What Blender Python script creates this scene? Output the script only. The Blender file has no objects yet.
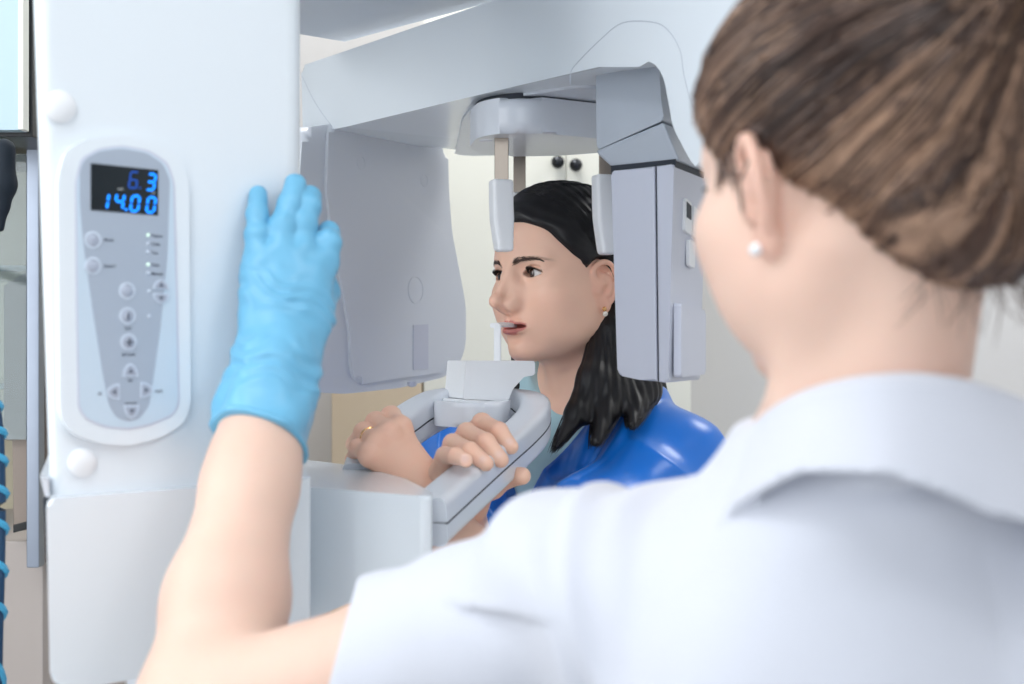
import bpy, bmesh, math, random
import numpy as np
from mathutils import Vector, Matrix
random.seed(7); rng = np.random.default_rng(7)
F = 1400.0; EYE = 1.45
SC = bpy.context.scene; COL = SC.collection

def P(px, py, d):
    return np.array([(px-512)/F*d, d, EYE-(py-342)/F*d])
V = lambda *a: np.array(a, float)
def unit(v): v = np.asarray(v, float); return v/np.linalg.norm(v)

# ------------------------------------------------ signed distance modelling
def sph(p, c, r): return np.linalg.norm(p-c, axis=1)-r
def ell(p, c, r, R=None):
    q = p-np.asarray(c, float)
    if R is not None: q = q@R
    r = np.asarray(r, float)
    k0 = np.linalg.norm(q/r, axis=1); k1 = np.linalg.norm(q/(r*r), axis=1)+1e-9
    return k0*(k0-1)/k1
def cap(p, a, b, ra, rb):
    a = np.asarray(a, float); b = np.asarray(b, float); ab = b-a
    t = np.clip(((p-a)@ab)/(ab@ab), 0, 1)
    return np.linalg.norm(p-a-t[:, None]*ab, axis=1)-(ra+(rb-ra)*t)
def rbox(p, c, half, r, R=None):
    q = p-np.asarray(c, float)
    if R is not None: q = q@R
    q = np.abs(q)-(np.asarray(half, float)-r)
    return np.linalg.norm(np.maximum(q, 0), axis=1)+np.minimum(q.max(axis=1), 0)-r
def smin(a, b, k):
    h = np.maximum(k-np.abs(a-b), 0)/k
    return np.minimum(a, b)-h*h*k*.25
def smax(a, b, k): return -smin(-a, -b, k)
def chain(p, pts, rad, k=.006):
    d = None
    for i in range(len(pts)-1):
        e = cap(p, pts[i], pts[i+1], rad[i], rad[i+1])
        d = e if d is None else smin(d, e, k)
    return d
def near(p, c, rad, fn):
    m = np.linalg.norm(p-c, axis=1)
    out = m-rad*.6
    out = np.maximum(out, .04)
    s = m < rad
    if s.any(): out[s] = fn(p[s])
    return out
def rotz(a): c, s = math.cos(a), math.sin(a); return np.array([[c, -s, 0], [s, c, 0], [0, 0, 1.]])
def roty(a): c, s = math.cos(a), math.sin(a); return np.array([[c, 0, s], [0, 1, 0], [-s, 0, c]])
def rotx(a): c, s = math.cos(a), math.sin(a); return np.array([[1, 0, 0], [0, c, -s], [0, s, c]])
def _h(i, s=0):
    i = i.astype(np.int64)
    n = (i[:, 0]*73856093) ^ (i[:, 1]*19349663) ^ (i[:, 2]*83492791) ^ (s*2654435)
    n = (n ^ (n >> 13))*1274126177 & 0x7fffffff
    return (n % 100003)/50001.5-1
def vnoise(p, s=0):
    i = np.floor(p); f = p-i; f = f*f*(3-2*f); o = 0
    for a in (0, 1):
        for b in (0, 1):
            for c in (0, 1):
                w = (f[:, 0] if a else 1-f[:, 0])*(f[:, 1] if b else 1-f[:, 1])*(f[:, 2] if c else 1-f[:, 2])
                o = o+w*_h(i+[a, b, c], s)
    return o

def iso(fn, lo, hi, h, proj=2):
    """surface nets of fn(P)=0 -> verts, quads; evaluated only near the surface"""
    lo = np.asarray(lo, float); hi = np.asarray(hi, float); B = 6
    nb = np.ceil((hi-lo)/(h*B)).astype(int); n = nb*B+1
    bc = np.stack(np.meshgrid(*[lo[i]+(np.arange(nb[i])+.5)*h*B for i in range(3)], indexing='ij'), -1).reshape(-1, 3)
    def ev(q):
        out = np.empty(len(q))
        for s in range(0, len(q), 150000): out[s:s+150000] = fn(q[s:s+150000])
        return out
    fb = ev(bc).reshape(nb)
    keep = np.abs(fb) < h*B*1.5
    sg = np.where(fb > 0, 1., -1.)*h*B
    G = np.ones(n)*h*B
    G[:-1, :-1, :-1] = np.repeat(np.repeat(np.repeat(sg, B, 0), B, 1), B, 2)
    M = np.zeros(n, bool)
    kk = np.repeat(np.repeat(np.repeat(keep, B, 0), B, 1), B, 2)
    for a in (0, 1):
        for b in (0, 1):
            for c in (0, 1):
                M[a:n[0]-1+a, b:n[1]-1+b, c:n[2]-1+c] |= kk
    idx = np.argwhere(M)
    G[M] = ev(lo+idx*h)
    S = G < 0
    cells = np.zeros(n-1, int)
    for a in (0, 1):
        for b in (0, 1):
            for c in (0, 1):
                cells += S[a:n[0]-1+a, b:n[1]-1+b, c:n[2]-1+c]
    act = (cells > 0) & (cells < 8) & kk
    ci = np.argwhere(act)
    vid = -np.ones(n-1, int); vid[act] = np.arange(len(ci))
    acc = np.zeros((len(ci), 3)); cnt = np.zeros(len(ci))
    for ax in range(3):
        o1, o2 = [i for i in range(3) if i != ax]
        for a in (0, 1):
            for b in (0, 1):
                off = np.zeros(3, int); off[o1] = a; off[o2] = b
                off2 = off.copy(); off2[ax] = 1
                i1 = ci+off; i2 = ci+off2
                g1 = G[tuple(i1.T)]; g2 = G[tuple(i2.T)]
                c = (g1 < 0) != (g2 < 0)
                t = g1[c]/(g1[c]-g2[c])
                pos = i1[c].astype(float); pos[:, ax] += t
                acc[c] += pos; cnt[c] += 1
    vs = lo+acc/np.maximum(cnt, 1)[:, None]*h
    quads = []
    for ax in range(3):
        o1, o2 = [i for i in range(3) if i != ax]
        sl1 = [slice(None)]*3; sl2 = [slice(None)]*3
        sl1[ax] = slice(0, -1); sl2[ax] = slice(1, None)
        for o in (o1, o2): sl1[o] = sl2[o] = slice(1, -1)
        s1 = S[tuple(sl1)]; s2 = S[tuple(sl2)]
        e = np.argwhere(s1 != s2)
        base = e.copy(); base[:, o1] += 1; base[:, o2] += 1
        flip = s1[tuple(e.T)]
        q = []
        for a, b in ((-1, -1), (0, -1), (0, 0), (-1, 0)):
            c = base.copy(); c[:, o1] += a; c[:, o2] += b
            q.append(vid[tuple(c.T)])
        q = np.stack(q, 1)
        if ax == 1: flip = ~flip
        q[~flip] = q[~flip][:, ::-1]
        quads.append(q)
    quads = np.concatenate(quads); quads = quads[(quads >= 0).all(1)]
    for _ in range(proj):
        e = h*.4; f0 = ev(vs)
        g = np.stack([(ev(vs+V(e, 0, 0))-ev(vs-V(e, 0, 0))), (ev(vs+V(0, e, 0))-ev(vs-V(0, e, 0))), (ev(vs+V(0, 0, e))-ev(vs-V(0, 0, e)))], 1)/(2*e)
        st = -f0[:, None]*g/np.maximum((g*g).sum(1), .2)[:, None]
        L = np.linalg.norm(st, axis=1)[:, None]
        vs = vs+st*np.minimum(1, h*.5/np.maximum(L, 1e-9))
    return vs, quads

def join(*vq):
    V_, Q_, o = [], [], 0
    for v, q in vq:
        V_.append(v); Q_.append(q+o); o += len(v)
    return np.concatenate(V_), np.concatenate(Q_)

def mesh_np(name, v, q, mat, parent=None, cols=None, smooth=True, attr=None):
    me = bpy.data.meshes.new(name)
    me.vertices.add(len(v)); me.vertices.foreach_set('co', np.asarray(v, np.float32).ravel())
    k = q.shape[1]
    me.loops.add(len(q)*k); me.loops.foreach_set('vertex_index', q.ravel().astype(np.int32))
    me.polygons.add(len(q)); me.polygons.foreach_set('loop_start', np.arange(0, len(q)*k, k, dtype=np.int32))
    me.polygons.foreach_set('use_smooth', np.full(len(q), smooth))
    me.update(calc_edges=True)
    if cols is not None:
        a = me.color_attributes.new('Col', 'FLOAT_COLOR', 'POINT')
        a.data.foreach_set('color', np.concatenate([cols, np.ones((len(v), 1))], 1).astype(np.float32).ravel())
    if attr is not None:
        for nm, arr in attr.items():
            a = me.attributes.new(nm, 'FLOAT_VECTOR', 'POINT'); a.data.foreach_set('vector', arr.astype(np.float32).ravel())
    me.validate()
    me.materials.append(mat)
    o = bpy.data.objects.new(name, me); COL.objects.link(o)
    if parent is not None: set_parent(o, parent)
    return o
def set_parent(o, p):
    # meshes are modelled in world space: keep them there under a moved empty
    o.parent = p
    o.matrix_parent_inverse = world_of(p).inverted()
def world_of(o):
    m = Matrix.LocRotScale(o.location, o.rotation_euler, o.scale)
    if o.parent is None: return m
    return world_of(o.parent) @ o.matrix_parent_inverse @ m
def empty(name, loc, label, cat, group=None):
    o = bpy.data.objects.new(name, None); COL.objects.link(o); o.location = [float(x) for x in loc]
    o.empty_display_size = .05
    o['label'] = label; o['category'] = cat
    if group: o['group'] = group
    return o
def tag(o, label, cat, group=None):
    o['label'] = label; o['category'] = cat
    if group: o['group'] = group
    return o
def struct(o): o['kind'] = 'structure'; return o

# ------------------------------------------------ materials
def mat(name, col, rough=.5, metal=0., spec=.5, coat=0., sss=0., noise=0., nscale=40., bump=0., bscale=200., sheen=0., emit=None, estr=0., alpha=1., trans=0., aniso=0., sssr=(1, .35, .2)):
    m = bpy.data.materials.new(name); m.use_nodes = True
    nt = m.node_tree; b = nt.nodes['Principled BSDF']
    b.inputs['Base Color'].default_value = (*col, 1); b.inputs['Roughness'].default_value = rough
    b.inputs['Metallic'].default_value = metal; b.inputs['Specular IOR Level'].default_value = spec
    b.inputs['Coat Weight'].default_value = coat; b.inputs['Coat Roughness'].default_value = .08
    b.inputs['Sheen Weight'].default_value = sheen
    b.inputs['Transmission Weight'].default_value = trans; b.inputs['Alpha'].default_value = alpha
    if sss:
        b.inputs['Subsurface Weight'].default_value = sss; b.inputs['Subsurface Radius'].default_value = sssr
        b.inputs['Subsurface Scale'].default_value = .008
    if emit:
        b.inputs['Emission Color'].default_value = (*emit, 1); b.inputs['Emission Strength'].default_value = estr
    if noise or bump:
        tc = nt.nodes.new('ShaderNodeTexCoord')
    if noise:
        n = nt.nodes.new('ShaderNodeTexNoise'); n.inputs['Scale'].default_value = nscale; n.inputs['Detail'].default_value = 4
        nt.links.new(tc.outputs['Object'], n.inputs['Vector'])
        mx = nt.nodes.new('ShaderNodeMix'); mx.data_type = 'RGBA'
        mx.inputs[6].default_value = (*[c*(1-noise) for c in col], 1); mx.inputs[7].default_value = (*[min(1, c*(1+noise)) for c in col], 1)
        nt.links.new(n.outputs['Fac'], mx.inputs[0]); nt.links.new(mx.outputs[2], b.inputs['Base Color'])
    if bump:
        n = nt.nodes.new('ShaderNodeTexNoise'); n.inputs['Scale'].default_value = bscale; n.inputs['Detail'].default_value = 3
        nt.links.new(tc.outputs['Object'], n.inputs['Vector'])
        bp = nt.nodes.new('ShaderNodeBump'); bp.inputs['Strength'].default_value = bump; bp.inputs['Distance'].default_value = .001
        nt.links.new(n.outputs['Fac'], bp.inputs['Height']); nt.links.new(bp.outputs['Normal'], b.inputs['Normal'])
    return m
def srgb(r, g, b):
    f = lambda c: (c/255/12.92) if c/255 <= .04045 else ((c/255+.055)/1.055)**2.4
    return (f(r), f(g), f(b))
def vcol_mat(m):
    nt = m.node_tree; a = nt.nodes.new('ShaderNodeVertexColor'); a.layer_name = 'Col'
    nt.links.new(a.outputs['Color'], nt.nodes['Principled BSDF'].inputs['Base Color']); return m
# ------------------------------------------------ head and ear, local frame: X right, Y forward, Z up, origin between the ear canals
EYEC = V(.0315, .0665, .0145)
def resamp(pts, rad, n):
    pts = [np.asarray(a, float) for a in pts]; P2, R2 = [], []
    m = len(pts)
    for i in range(m-1):
        p0, p1, p2, p3 = pts[max(i-1, 0)], pts[i], pts[i+1], pts[min(i+2, m-1)]
        for j in range(n):
            t = j/n
            P2.append(.5*((2*p1)+(p2-p0)*t+(2*p0-5*p1+4*p2-p3)*t*t+(3*p1-p0-3*p2+p3)*t**3)); R2.append(rad[i]+(rad[i+1]-rad[i])*t)
    P2.append(pts[-1]); R2.append(rad[-1])
    return P2, R2
def ear(q):
    # q: |x| mirrored local points
    R = rotz(math.radians(24))@rotx(math.radians(-10))
    e = ((q-V(.0735, -.004, -.002))@R)/.94      # e.x outwards, e.y fwd, e.z up
    d = ell(e, (0, 0, .004), (.0045, .0165, .0270))
    d = smin(d, ell(e, (-.001, .004, -.0235), (.0042, .0085, .0095)), .006)       # lobe
    rim = [(.002, .010, .004), (.005, .0135, .014), (.007, .010, .0265), (.008, .000, .0315), (.0085, -.0105, .028), (.0085, -.0165, .016), (.0075, -.0165, .003), (.005, -.0125, -.010), (.003, -.006, -.020)]
    rim = [V(*a) for a in rim]
    d = smin(d, chain(e, *resamp(rim, [.0022, .0026, .003, .0032, .0033, .0033, .003, .0028, .0026], 3), .002), .003)
    d = smax(d, -ell(e, (.0055, .003, -.0005), (.0062, .0080, .0105)), .003)      # concha
    d = smax(d, -ell(e, (.0065, -.004, .021), (.0050, .0070, .0060)), .003)       # fossa
    anti = [V(.0045, .001, .017), V(.0055, -.0075, .010), V(.0052, -.0085, -.002), V(.004, -.003, -.0115)]
    d = smin(d, chain(e, *resamp(anti, [.002, .0026, .0026, .0024], 3), .002), .003)
    d = smin(d, ell(e, (.0035, .0115, -.003), (.0034, .0045, .0060)), .003)       # tragus
    d = d*.94
    d = smin(d, cap(q, (.066, .001, -.004), (.071, .000, .004), .010, .009), .008)
    return d
def head(p, openm=.0016, jaww=1.):
    q = p.copy(); q[:, 0] = np.abs(q[:, 0])
    d = ell(q, (0, -.012, .044), (.0715, .093, .079))
    d = smin(d, ell(q, (0, .026, .047), (.0600, .063, .062)), .03)
    d = smin(d, ell(q, (0, .020, -.016), (.0560, .062, .072)), .03)
    d = smin(d, cap(q, (.059, -.002, .000), (.0465*jaww, .002, -.044), .010, .011), .022)
    d = smin(d, cap(q, (.0465*jaww, .002, -.044), (.012, .062, -.077), .012, .0115), .028)
    d = smin(d, ell(q, (.028, .032, -.042), (.0250, .030, .030)), .028)
    d = smin(d, ell(q, (.029, .0530, -.020), (.0200, .0175, .0200)), .024)
    d = smin(d, ell(q, (.0410, .029, -.030), (.0190, .028, .029)), .035)
    d = smin(d, ell(q, (.0480, .046, -.008), (.0165, .021, .0135)), .026)
    d = smin(d, ell(q, (0, .0675, -.0755), (.0165, .0150, .0130)), .014)
    # muzzle, brow
    d = smin(d, ell(q, (0, .0655, -.046), (.0245, .0205, .023)), .016)
    d = smin(d, cap(q, (.008, .0815, .0285), (.042, .066, .031), .0075, .006), .014)
    # eye sockets
    d = smax(d, -ell(q, (.0320, .0895, .0135), (.0175, .0125, .0105)), .014)
    d = smax(d, -ell(q, (.0135, .0930, .0130), (.006, .010, .0085)), .010)
    # cheek hollow
    # nose
    d = smin(d, cap(q, (0, .0830, .0240), (0, .1075, -.0135), .0054, .0060), .011)
    d = smin(d, cap(q, (.0055, .0850, .0080), (.0095, .0880, -.0160), .0050, .0080), .016)
    d = smin(d, sph(q, V(0, .1115, -.0190), .0074), .009)
    d = smin(d, ell(q, (.0098, .0930, -.0235), (.0060, .0092, .0070)), .009)
    d = smin(d, cap(q, (0, .106, -.0250), (0, .0905, -.0325), .0035, .0045), .004)
    d = smax(d, -ell(q, (.0056, .0980, -.0318), (.0024, .0045, .0024)), .002)
    # lips
    up = smin(cap(q, (.0028, .0885, -.0425), (.0130, .0855, -.0450), .0040, .0036), cap(q, (.0130, .0855, -.0450), (.0235, .0765, -.0490), .0036, .0012), .003)
    lo = smin(cap(q, (0, .0865, -.0540), (.0115, .0845, -.0530), .0052, .0046), cap(q, (.0115, .0845, -.0530), (.0215, .0770, -.0500), .0046, .0014), .003)
    d = smin(d, up, .0045); d = smin(d, lo, .0045)
    d = smax(d, -ell(q, (0, .0840, -.0485), (.0225, .012, openm)), .0022)
    d = smax(d, -ell(q, (0, .0860, -.0635), (.014, .0065, .0042)), .008)
    # philtrum
    d = smax(d, -cap(q, (0, .0925, -.0345), (0, .0925, -.0405), .0022, .0026), .003)
    # lids around the eyeball
    e = q-EYEC; r = np.linalg.norm(e, axis=1)
    d = smin(d, r-.0136, .008)
    u = (e[:, 0]+.0003)/.0140
    arch = np.maximum(1-u*u, -1)
    zt = .0056*arch+.0002; zb = -.0042*arch-.0004
    alm = np.maximum(np.maximum(e[:, 2]-zt, zb-e[:, 2]), np.maximum(-e[:, 1], np.abs(e[:, 0])-.0142))
    carve = np.maximum(np.maximum(alm, .0110-r), .0048-e[:, 1])
    # upper lid crease
    cp, cr = [], []
    for i in range(7):
        x = -.0125+.027*i/6; z = .0040+.0050*(1-(x/.0175)**2)
        cp.append(EYEC+V(x, math.sqrt(max(.0148**2-x*x-z*z, 0)), z)); cr.append(.0009 if 0 < i < 6 else .0003)
    d = smax(d, -chain(q, cp, cr, .001), .003)
    d = np.maximum(d, -carve)
    return smin(d, ear(q), .004)
def head_neck(p, nb=(0, -.045, -.15), r1=.047, r2=.052, **kw):
    d = head(p, **kw)
    n = cap(p, (0, -.022, -.02), nb, r1, r2)
    n = smin(n, cap(p, (nb[0]*.3, -.046, .00), V(*nb)+V(0, -.006, 0), r1*.88, r2*.93), .03)
    for s in (-1, 1):
        n = smin(n, cap(p, (s*.050, -.022, -.03), (s*.018+nb[0]*1.1, .008+(nb[1]+.045), -.175), .010, .009), .03)
    n = smin(n, ell(p, (nb[0]*.7, .012, -.105), (.010, .010, .02)), .03)
    return smin(d, n, .022)
# ------------------------------------------------ hard-surface helpers
C0 = V(0, 0, EYE)
class Plane:
    def __init__(s, a, b):
        a = np.asarray(a, float); b = np.asarray(b, float)
        s.o = V(a[0], a[1], 0); d = V(b[0]-a[0], b[1]-a[1], 0); s.u = unit(d); s.n = V(s.u[1], -s.u[0], 0)
        if s.n@(C0-s.o) < 0: s.n = -s.n
    def ab(s, px, py, off=0.):
        r = V((px-512)/F, 1, -(py-342)/F); o = s.o+s.n*off
        t = ((o-C0)@s.n)/(r@s.n); q = C0+t*r
        return np.array([(q-s.o)@s.u, q[2]])
    def w(s, a, z, off=0.): 
        q = s.o+s.u*a+s.n*off; q[2] = z; return q
def bm_obj(name, bm, m, parent=None, smooth=True, wn=True):
    bmesh.ops.recalc_face_normals(bm, faces=bm.faces)
    me = bpy.data.meshes.new(name); bm.to_mesh(me); bm.free()
    if smooth:
        me.polygons.foreach_set('use_smooth', [True]*len(me.polygons)); me.set_sharp_from_angle(angle=math.radians(40))
    me.materials.append(m); o = bpy.data.objects.new(name, me); COL.objects.link(o)
    if wn and smooth:
        w = o.modifiers.new('wn', 'WEIGHTED_NORMAL'); w.keep_sharp = True
    if parent is not None: set_parent(o, parent)
    return o
def corner(pts, r, n=5):
    """round every corner of a 2D polygon; r is a number or one per corner"""
    out = []; m = len(pts)
    for i in range(m):
        p0, p1, p2 = [np.asarray(pts[(i+k) % m], float) for k in (-1, 0, 1)]
        rr = r[i] if hasattr(r, '__len__') else r
        if rr <= 0: out.append(p1); continue
        l0 = np.linalg.norm(p0-p1); l2 = np.linalg.norm(p2-p1)
        k = min(rr, l0*.48, l2*.48); a = p1+(p0-p1)/l0*k; b = p1+(p2-p1)/l2*k
        for j in range(n+1):
            t = j/n; out.append((1-t)**2*a+2*t*(1-t)*p1+t*t*b)
    return out
def slab_bm(bm, loop_f, loop_b, bev=0., seg=3, bevback=False, sidebev=0.):
    f = [bm.verts.new(tuple(p)) for p in loop_f]; b = [bm.verts.new(tuple(p)) for p in loop_b]
    n = len(f); bm.faces.new(f); bm.faces.new(b[::-1]); 
    for i in range(n): bm.faces.new((f[(i+1) % n], f[i], b[i], b[(i+1) % n]))
    bm.edges.ensure_lookup_table()
    if bev > 0:
        es = [bm.edges.get((f[i], f[(i+1) % n])) for i in range(n)]
        if bevback: es += [bm.edges.get((b[i], b[(i+1) % n])) for i in range(n)]
        bmesh.ops.bevel(bm, geom=es, offset=bev, segments=seg, profile=.5, affect='EDGES', clamp_overlap=True)
def slab(name, pl, pts, back, front, bev, m, parent=None, rad=0., seg=3, bevback=False, px=True, at=None, dv=None):
    at = front if at is None else at
    q = [pl.ab(x, y, at) if px else (x, y) for x, y in pts]
    if hasattr(rad, '__len__') or rad > 0: q = corner(q, rad)
    bm = bmesh.new()
    fr = [pl.w(a, z, front) for a, z in q]
    slab_bm(bm, fr, [p+unit(dv)*(front-back) for p in fr] if dv is not None else [pl.w(a, z, back) for a, z in q], bev, seg, bevback)
    return bm_obj(name, bm, m, parent)
def vslab(name, foot, z0, z1, bev, m, parent=None, rad=0., seg=3):
    q = corner([p[:2] for p in foot], rad) if rad else [p[:2] for p in foot]
    zz = z0 if callable(z0) else (lambda p: z0)
    bm = bmesh.new(); slab_bm(bm, [V(p[0], p[1], z1) for p in q], [V(p[0], p[1], zz(p)) for p in q], bev, seg, True)
    return bm_obj(name, bm, m, parent)
def box(name, c, half, m, parent=None, bev=.002, R=None):
    bm = bmesh.new(); bmesh.ops.create_cube(bm, size=2)
    for v in bm.verts: v.co = Vector([v.co[i]*half[i] for i in range(3)])
    if bev: bmesh.ops.bevel(bm, geom=bm.edges[:], offset=bev, segments=2, profile=.5, affect='EDGES')
    if R is not None: 
        for v in bm.verts: v.co = Vector(R@np.array(v.co))
    for v in bm.verts: v.co += Vector(tuple(c))
    return bm_obj(name, bm, m, parent)
def frame_for(t, up=V(0, 0, 1)):
    t = unit(t); s = np.cross(t, up); s = s/max(np.linalg.norm(s), 1e-6); return s, np.cross(s, t)
def sweep(name, pts, prof, m, parent=None, up=V(0, 0, 1), caps=True, scale=None, link=True):
    """prof: 2D closed loop (side, up) swept along pts"""
    n = len(pts); vs = []; qs = []; k = len(prof)
    for i in range(n):
        t = np.asarray(pts[min(i+1, n-1)])-np.asarray(pts[max(i-1, 0)]); s, w = frame_for(t, up)
        sc = scale[i] if scale is not None else 1
        for a, b in prof: vs.append(np.asarray(pts[i])+s*a*sc+w*b*sc)
    bm = bmesh.new(); bv = [bm.verts.new(tuple(v)) for v in vs]
    for i in range(n-1):
        for j in range(k): bm.faces.new((bv[i*k+j], bv[i*k+(j+1) % k], bv[(i+1)*k+(j+1) % k], bv[(i+1)*k+j]))
    if caps: bm.faces.new(bv[:k][::-1]); bm.faces.new(bv[-k:])
    return bm_obj(name, bm, m, parent)
def circ(r, n=12, ry=None): return [(r*math.cos(2*math.pi*i/n), (ry or r)*math.sin(2*math.pi*i/n)) for i in range(n)]
def rrect(w, h, r, n=4): return [tuple(p) for p in corner([(-w/2, -h/2), (w/2, -h/2), (w/2, h/2), (-w/2, h/2)], r, n)]
def disc(name, c, n, r, t, m, parent=None, dome=0., seg=28, ring=0.):
    """a round cap of radius r standing t proud of point c along n; dome rounds it, ring makes it a ring"""
    n = unit(n); s, w = frame_for(n) if abs(n[2]) < .95 else (V(1, 0, 0), V(0, 1, 0))
    if ring: pr = [(r, 0), (r, t*.6), (r-(r-ring)*.3, t), (ring+(r-ring)*.3, t), (ring, t*.6), (ring, 0)]
    else:
        pr = [(r, 0), (r, t*.5)]+[((r-.0)*math.cos(a)*.999, t*.5+(t*.5+dome)*math.sin(a)) for a in [math.radians(x) for x in (15, 35, 55, 75)]]+[(0, t+dome)]
    bm = bmesh.new(); rows = []
    for a, h in pr:
        if a == 0: rows.append([bm.verts.new(tuple(c+n*h))]); continue
        rows.append([bm.verts.new(tuple(c+n*h+(s*math.cos(2*math.pi*i/seg)+w*math.sin(2*math.pi*i/seg))*a)) for i in range(seg)])
    for r0, r1 in zip(rows, rows[1:]):
        for i in range(seg):
            if len(r1) == 1: bm.faces.new((r0[i], r0[(i+1) % seg], r1[0]))
            else: bm.faces.new((r0[i], r0[(i+1) % seg], r1[(i+1) % seg], r1[i]))
    return bm_obj(name, bm, m, parent)
def text(name, s, pl, px, py, h, m, parent, off=.0, align='LEFT', slant=0.):
    cu = bpy.data.curves.new(name, 'FONT'); cu.body = s; cu.size = h*1.4; cu.extrude = .0001; cu.align_x = align; cu.shear = slant; cu.offset = h*.02
    o = bpy.data.objects.new(name, cu); COL.objects.link(o)
    dg = bpy.context.evaluated_depsgraph_get(); me = bpy.data.meshes.new_from_object(o.evaluated_get(dg))
    bpy.data.objects.remove(o); bpy.data.curves.remove(cu)
    a, z = pl.ab(px, py, off)
    sgn = 1 if pl.u[0] > 0 else -1
    for v in me.vertices:
        q = pl.w(a+sgn*v.co.x, z+v.co.y, off+v.co.z); v.co = Vector(q)
    me.name = name; me.materials.clear(); me.materials.append(m)
    o = bpy.data.objects.new(name, me); COL.objects.link(o); set_parent(o, parent); return o
# ------------------------------------------------ materials
M = {}
M['shell'] = mat('white_lacquered_plastic', srgb(230, 237, 243), .22, coat=.3, noise=.012, nscale=3)
M['shell2'] = mat('pale_grey_plastic', srgb(218, 223, 231), .30, coat=.15, noise=.012, nscale=4)
M['lilac'] = mat('cool_grey_plastic', srgb(203, 207, 221), .32, coat=.1, noise=.015, nscale=5)
M['grey'] = mat('mid_grey_plastic', srgb(182, 190, 201), .38, coat=.1, noise=.02, nscale=5)
M['panel'] = mat('silver_overlay_film', srgb(168, 179, 194), .45, noise=.015, nscale=8)
M['panelblue'] = mat('pale_blue_overlay_film', srgb(200, 216, 230), .4)
M['dark'] = mat('dark_gap_rubber_and_shadow', srgb(42, 48, 58), .6)
M['lcd'] = mat('smoked_display_window', srgb(10, 26, 34), .25)
M['steel'] = mat('brushed_steel', srgb(150, 140, 130), .32, metal=.9, noise=.05, nscale=90)
M['led'] = mat('blue_display_segment', srgb(0, 110, 220), .5, emit=(.0, .24, 1.0), estr=1.5)
M['leddim'] = mat('dim_blue_display_segment', srgb(0, 60, 150), .5, emit=(.0, .10, .55), estr=.5)
M['ledtag'] = mat('display_legend_print', srgb(170, 175, 175), .6)
M['lampgreen'] = mat('pale_green_lamp', srgb(215, 238, 225), .3, emit=(.7, 1, .8), estr=.35)
M['ink'] = mat('dark_grey_print', srgb(92, 98, 112), .6)
M['button'] = mat('soft_grey_button', srgb(170, 178, 194), .35)
M['buttonring'] = mat('pale_button_rim', srgb(203, 214, 228), .3)
M['white'] = mat('matt_white_plastic', srgb(238, 240, 243), .35)

unit_ = empty('dental_xray_machine', (-.33, 1.35, 0), 'large white panoramic dental x-ray machine with lit control panel, overhead arm and grey handles', 'x-ray machine')
U = unit_
# --- column
PC = Plane(V(-.306, 1.10), V(-.306+.769, 1.10+.639))
aL0 = PC.ab(32, 0)[0]; aL1 = PC.ab(48, 490)[0]; aR = PC.ab(302, 200)[0]
zt = 2.25; zb = PC.ab(150, 492)[1]; z0 = PC.ab(32, 0)[1]; z1 = PC.ab(48, 490)[1]
slope = (aL1-aL0)/(z1-z0)
column = slab('column', PC, [(aL0+slope*(zt-z0), zt), (aR, zt), (aR, 1.30), (aL0+slope*(1.30-z0), 1.30)], -.24, 0, .016, M['shell'], U, px=False, seg=6, dv=(-.24, 1, 0))
box('stand', V(-.27, 1.33, .58), (.07, .08, .58), M['shell2'], U, .012, rotz(math.atan2(PC.u[1], PC.u[0])))
box('base_plate', V(-.27, 1.35, .02), (.20, .22, .02), M['shell2'], U, .01, rotz(math.atan2(PC.u[1], PC.u[0])))
for px, py, r in ((60, 107, .0125), (82, 463, .0115)):
    a, z = PC.ab(px, py); disc('screw_cap', PC.w(a, z, 0), PC.n, r, .003, M['white'], U, dome=.003)
# --- control panel
def pp(L): return L
outer = [(58, 178), (66, 150), (90, 138), (122, 134), (156, 142), (180, 158), (189, 182), (190, 300), (191, 405), (184, 424), (160, 438), (128, 446), (96, 443), (72, 434), (61, 416), (59, 300)]
cp = slab('control_panel', PC, outer, -.002, .0065, .0035, M['shell'], U, rad=.008, seg=4)
inner = [(77, 182), (83, 160), (100, 150), (122, 147), (148, 152), (166, 164), (173, 182), (176, 300), (178, 404), (172, 414), (150, 424), (129, 428), (106, 426), (88, 419), (80, 408), (78, 300)]
slab('panel_rim', PC, [(75, 182), (81, 158), (99, 148), (122, 145), (149, 150), (168, 162), (175, 182), (178, 300), (180, 405), (173, 416), (150, 426), (129, 430), (105, 428), (86, 420), (78, 409), (76, 300)], .004, .0071, .0006, M['lilac'], cp, rad=.005)
slab('overlay', PC, inner, .004, .0074, .0005, M['panelblue'], cp, rad=.005)
slab('grey_overlay', PC, [(80, 170), (85, 159), (100, 151), (122, 148.5), (147, 153), (163, 164), (170, 180), (167, 260), (160, 330), (152, 388), (149, 406), (140, 418), (129, 422), (117, 418), (109, 405), (104, 380), (93, 310), (83, 240), (80, 200)], .004, .0079, .0004, M['panel'], cp, rad=.004)
dsp = slab('display', PC, [(91, 163), (158.5, 170), (158.5, 215.5), (91, 210)], .005, .0086, .0004, M['lcd'], cp)
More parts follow.
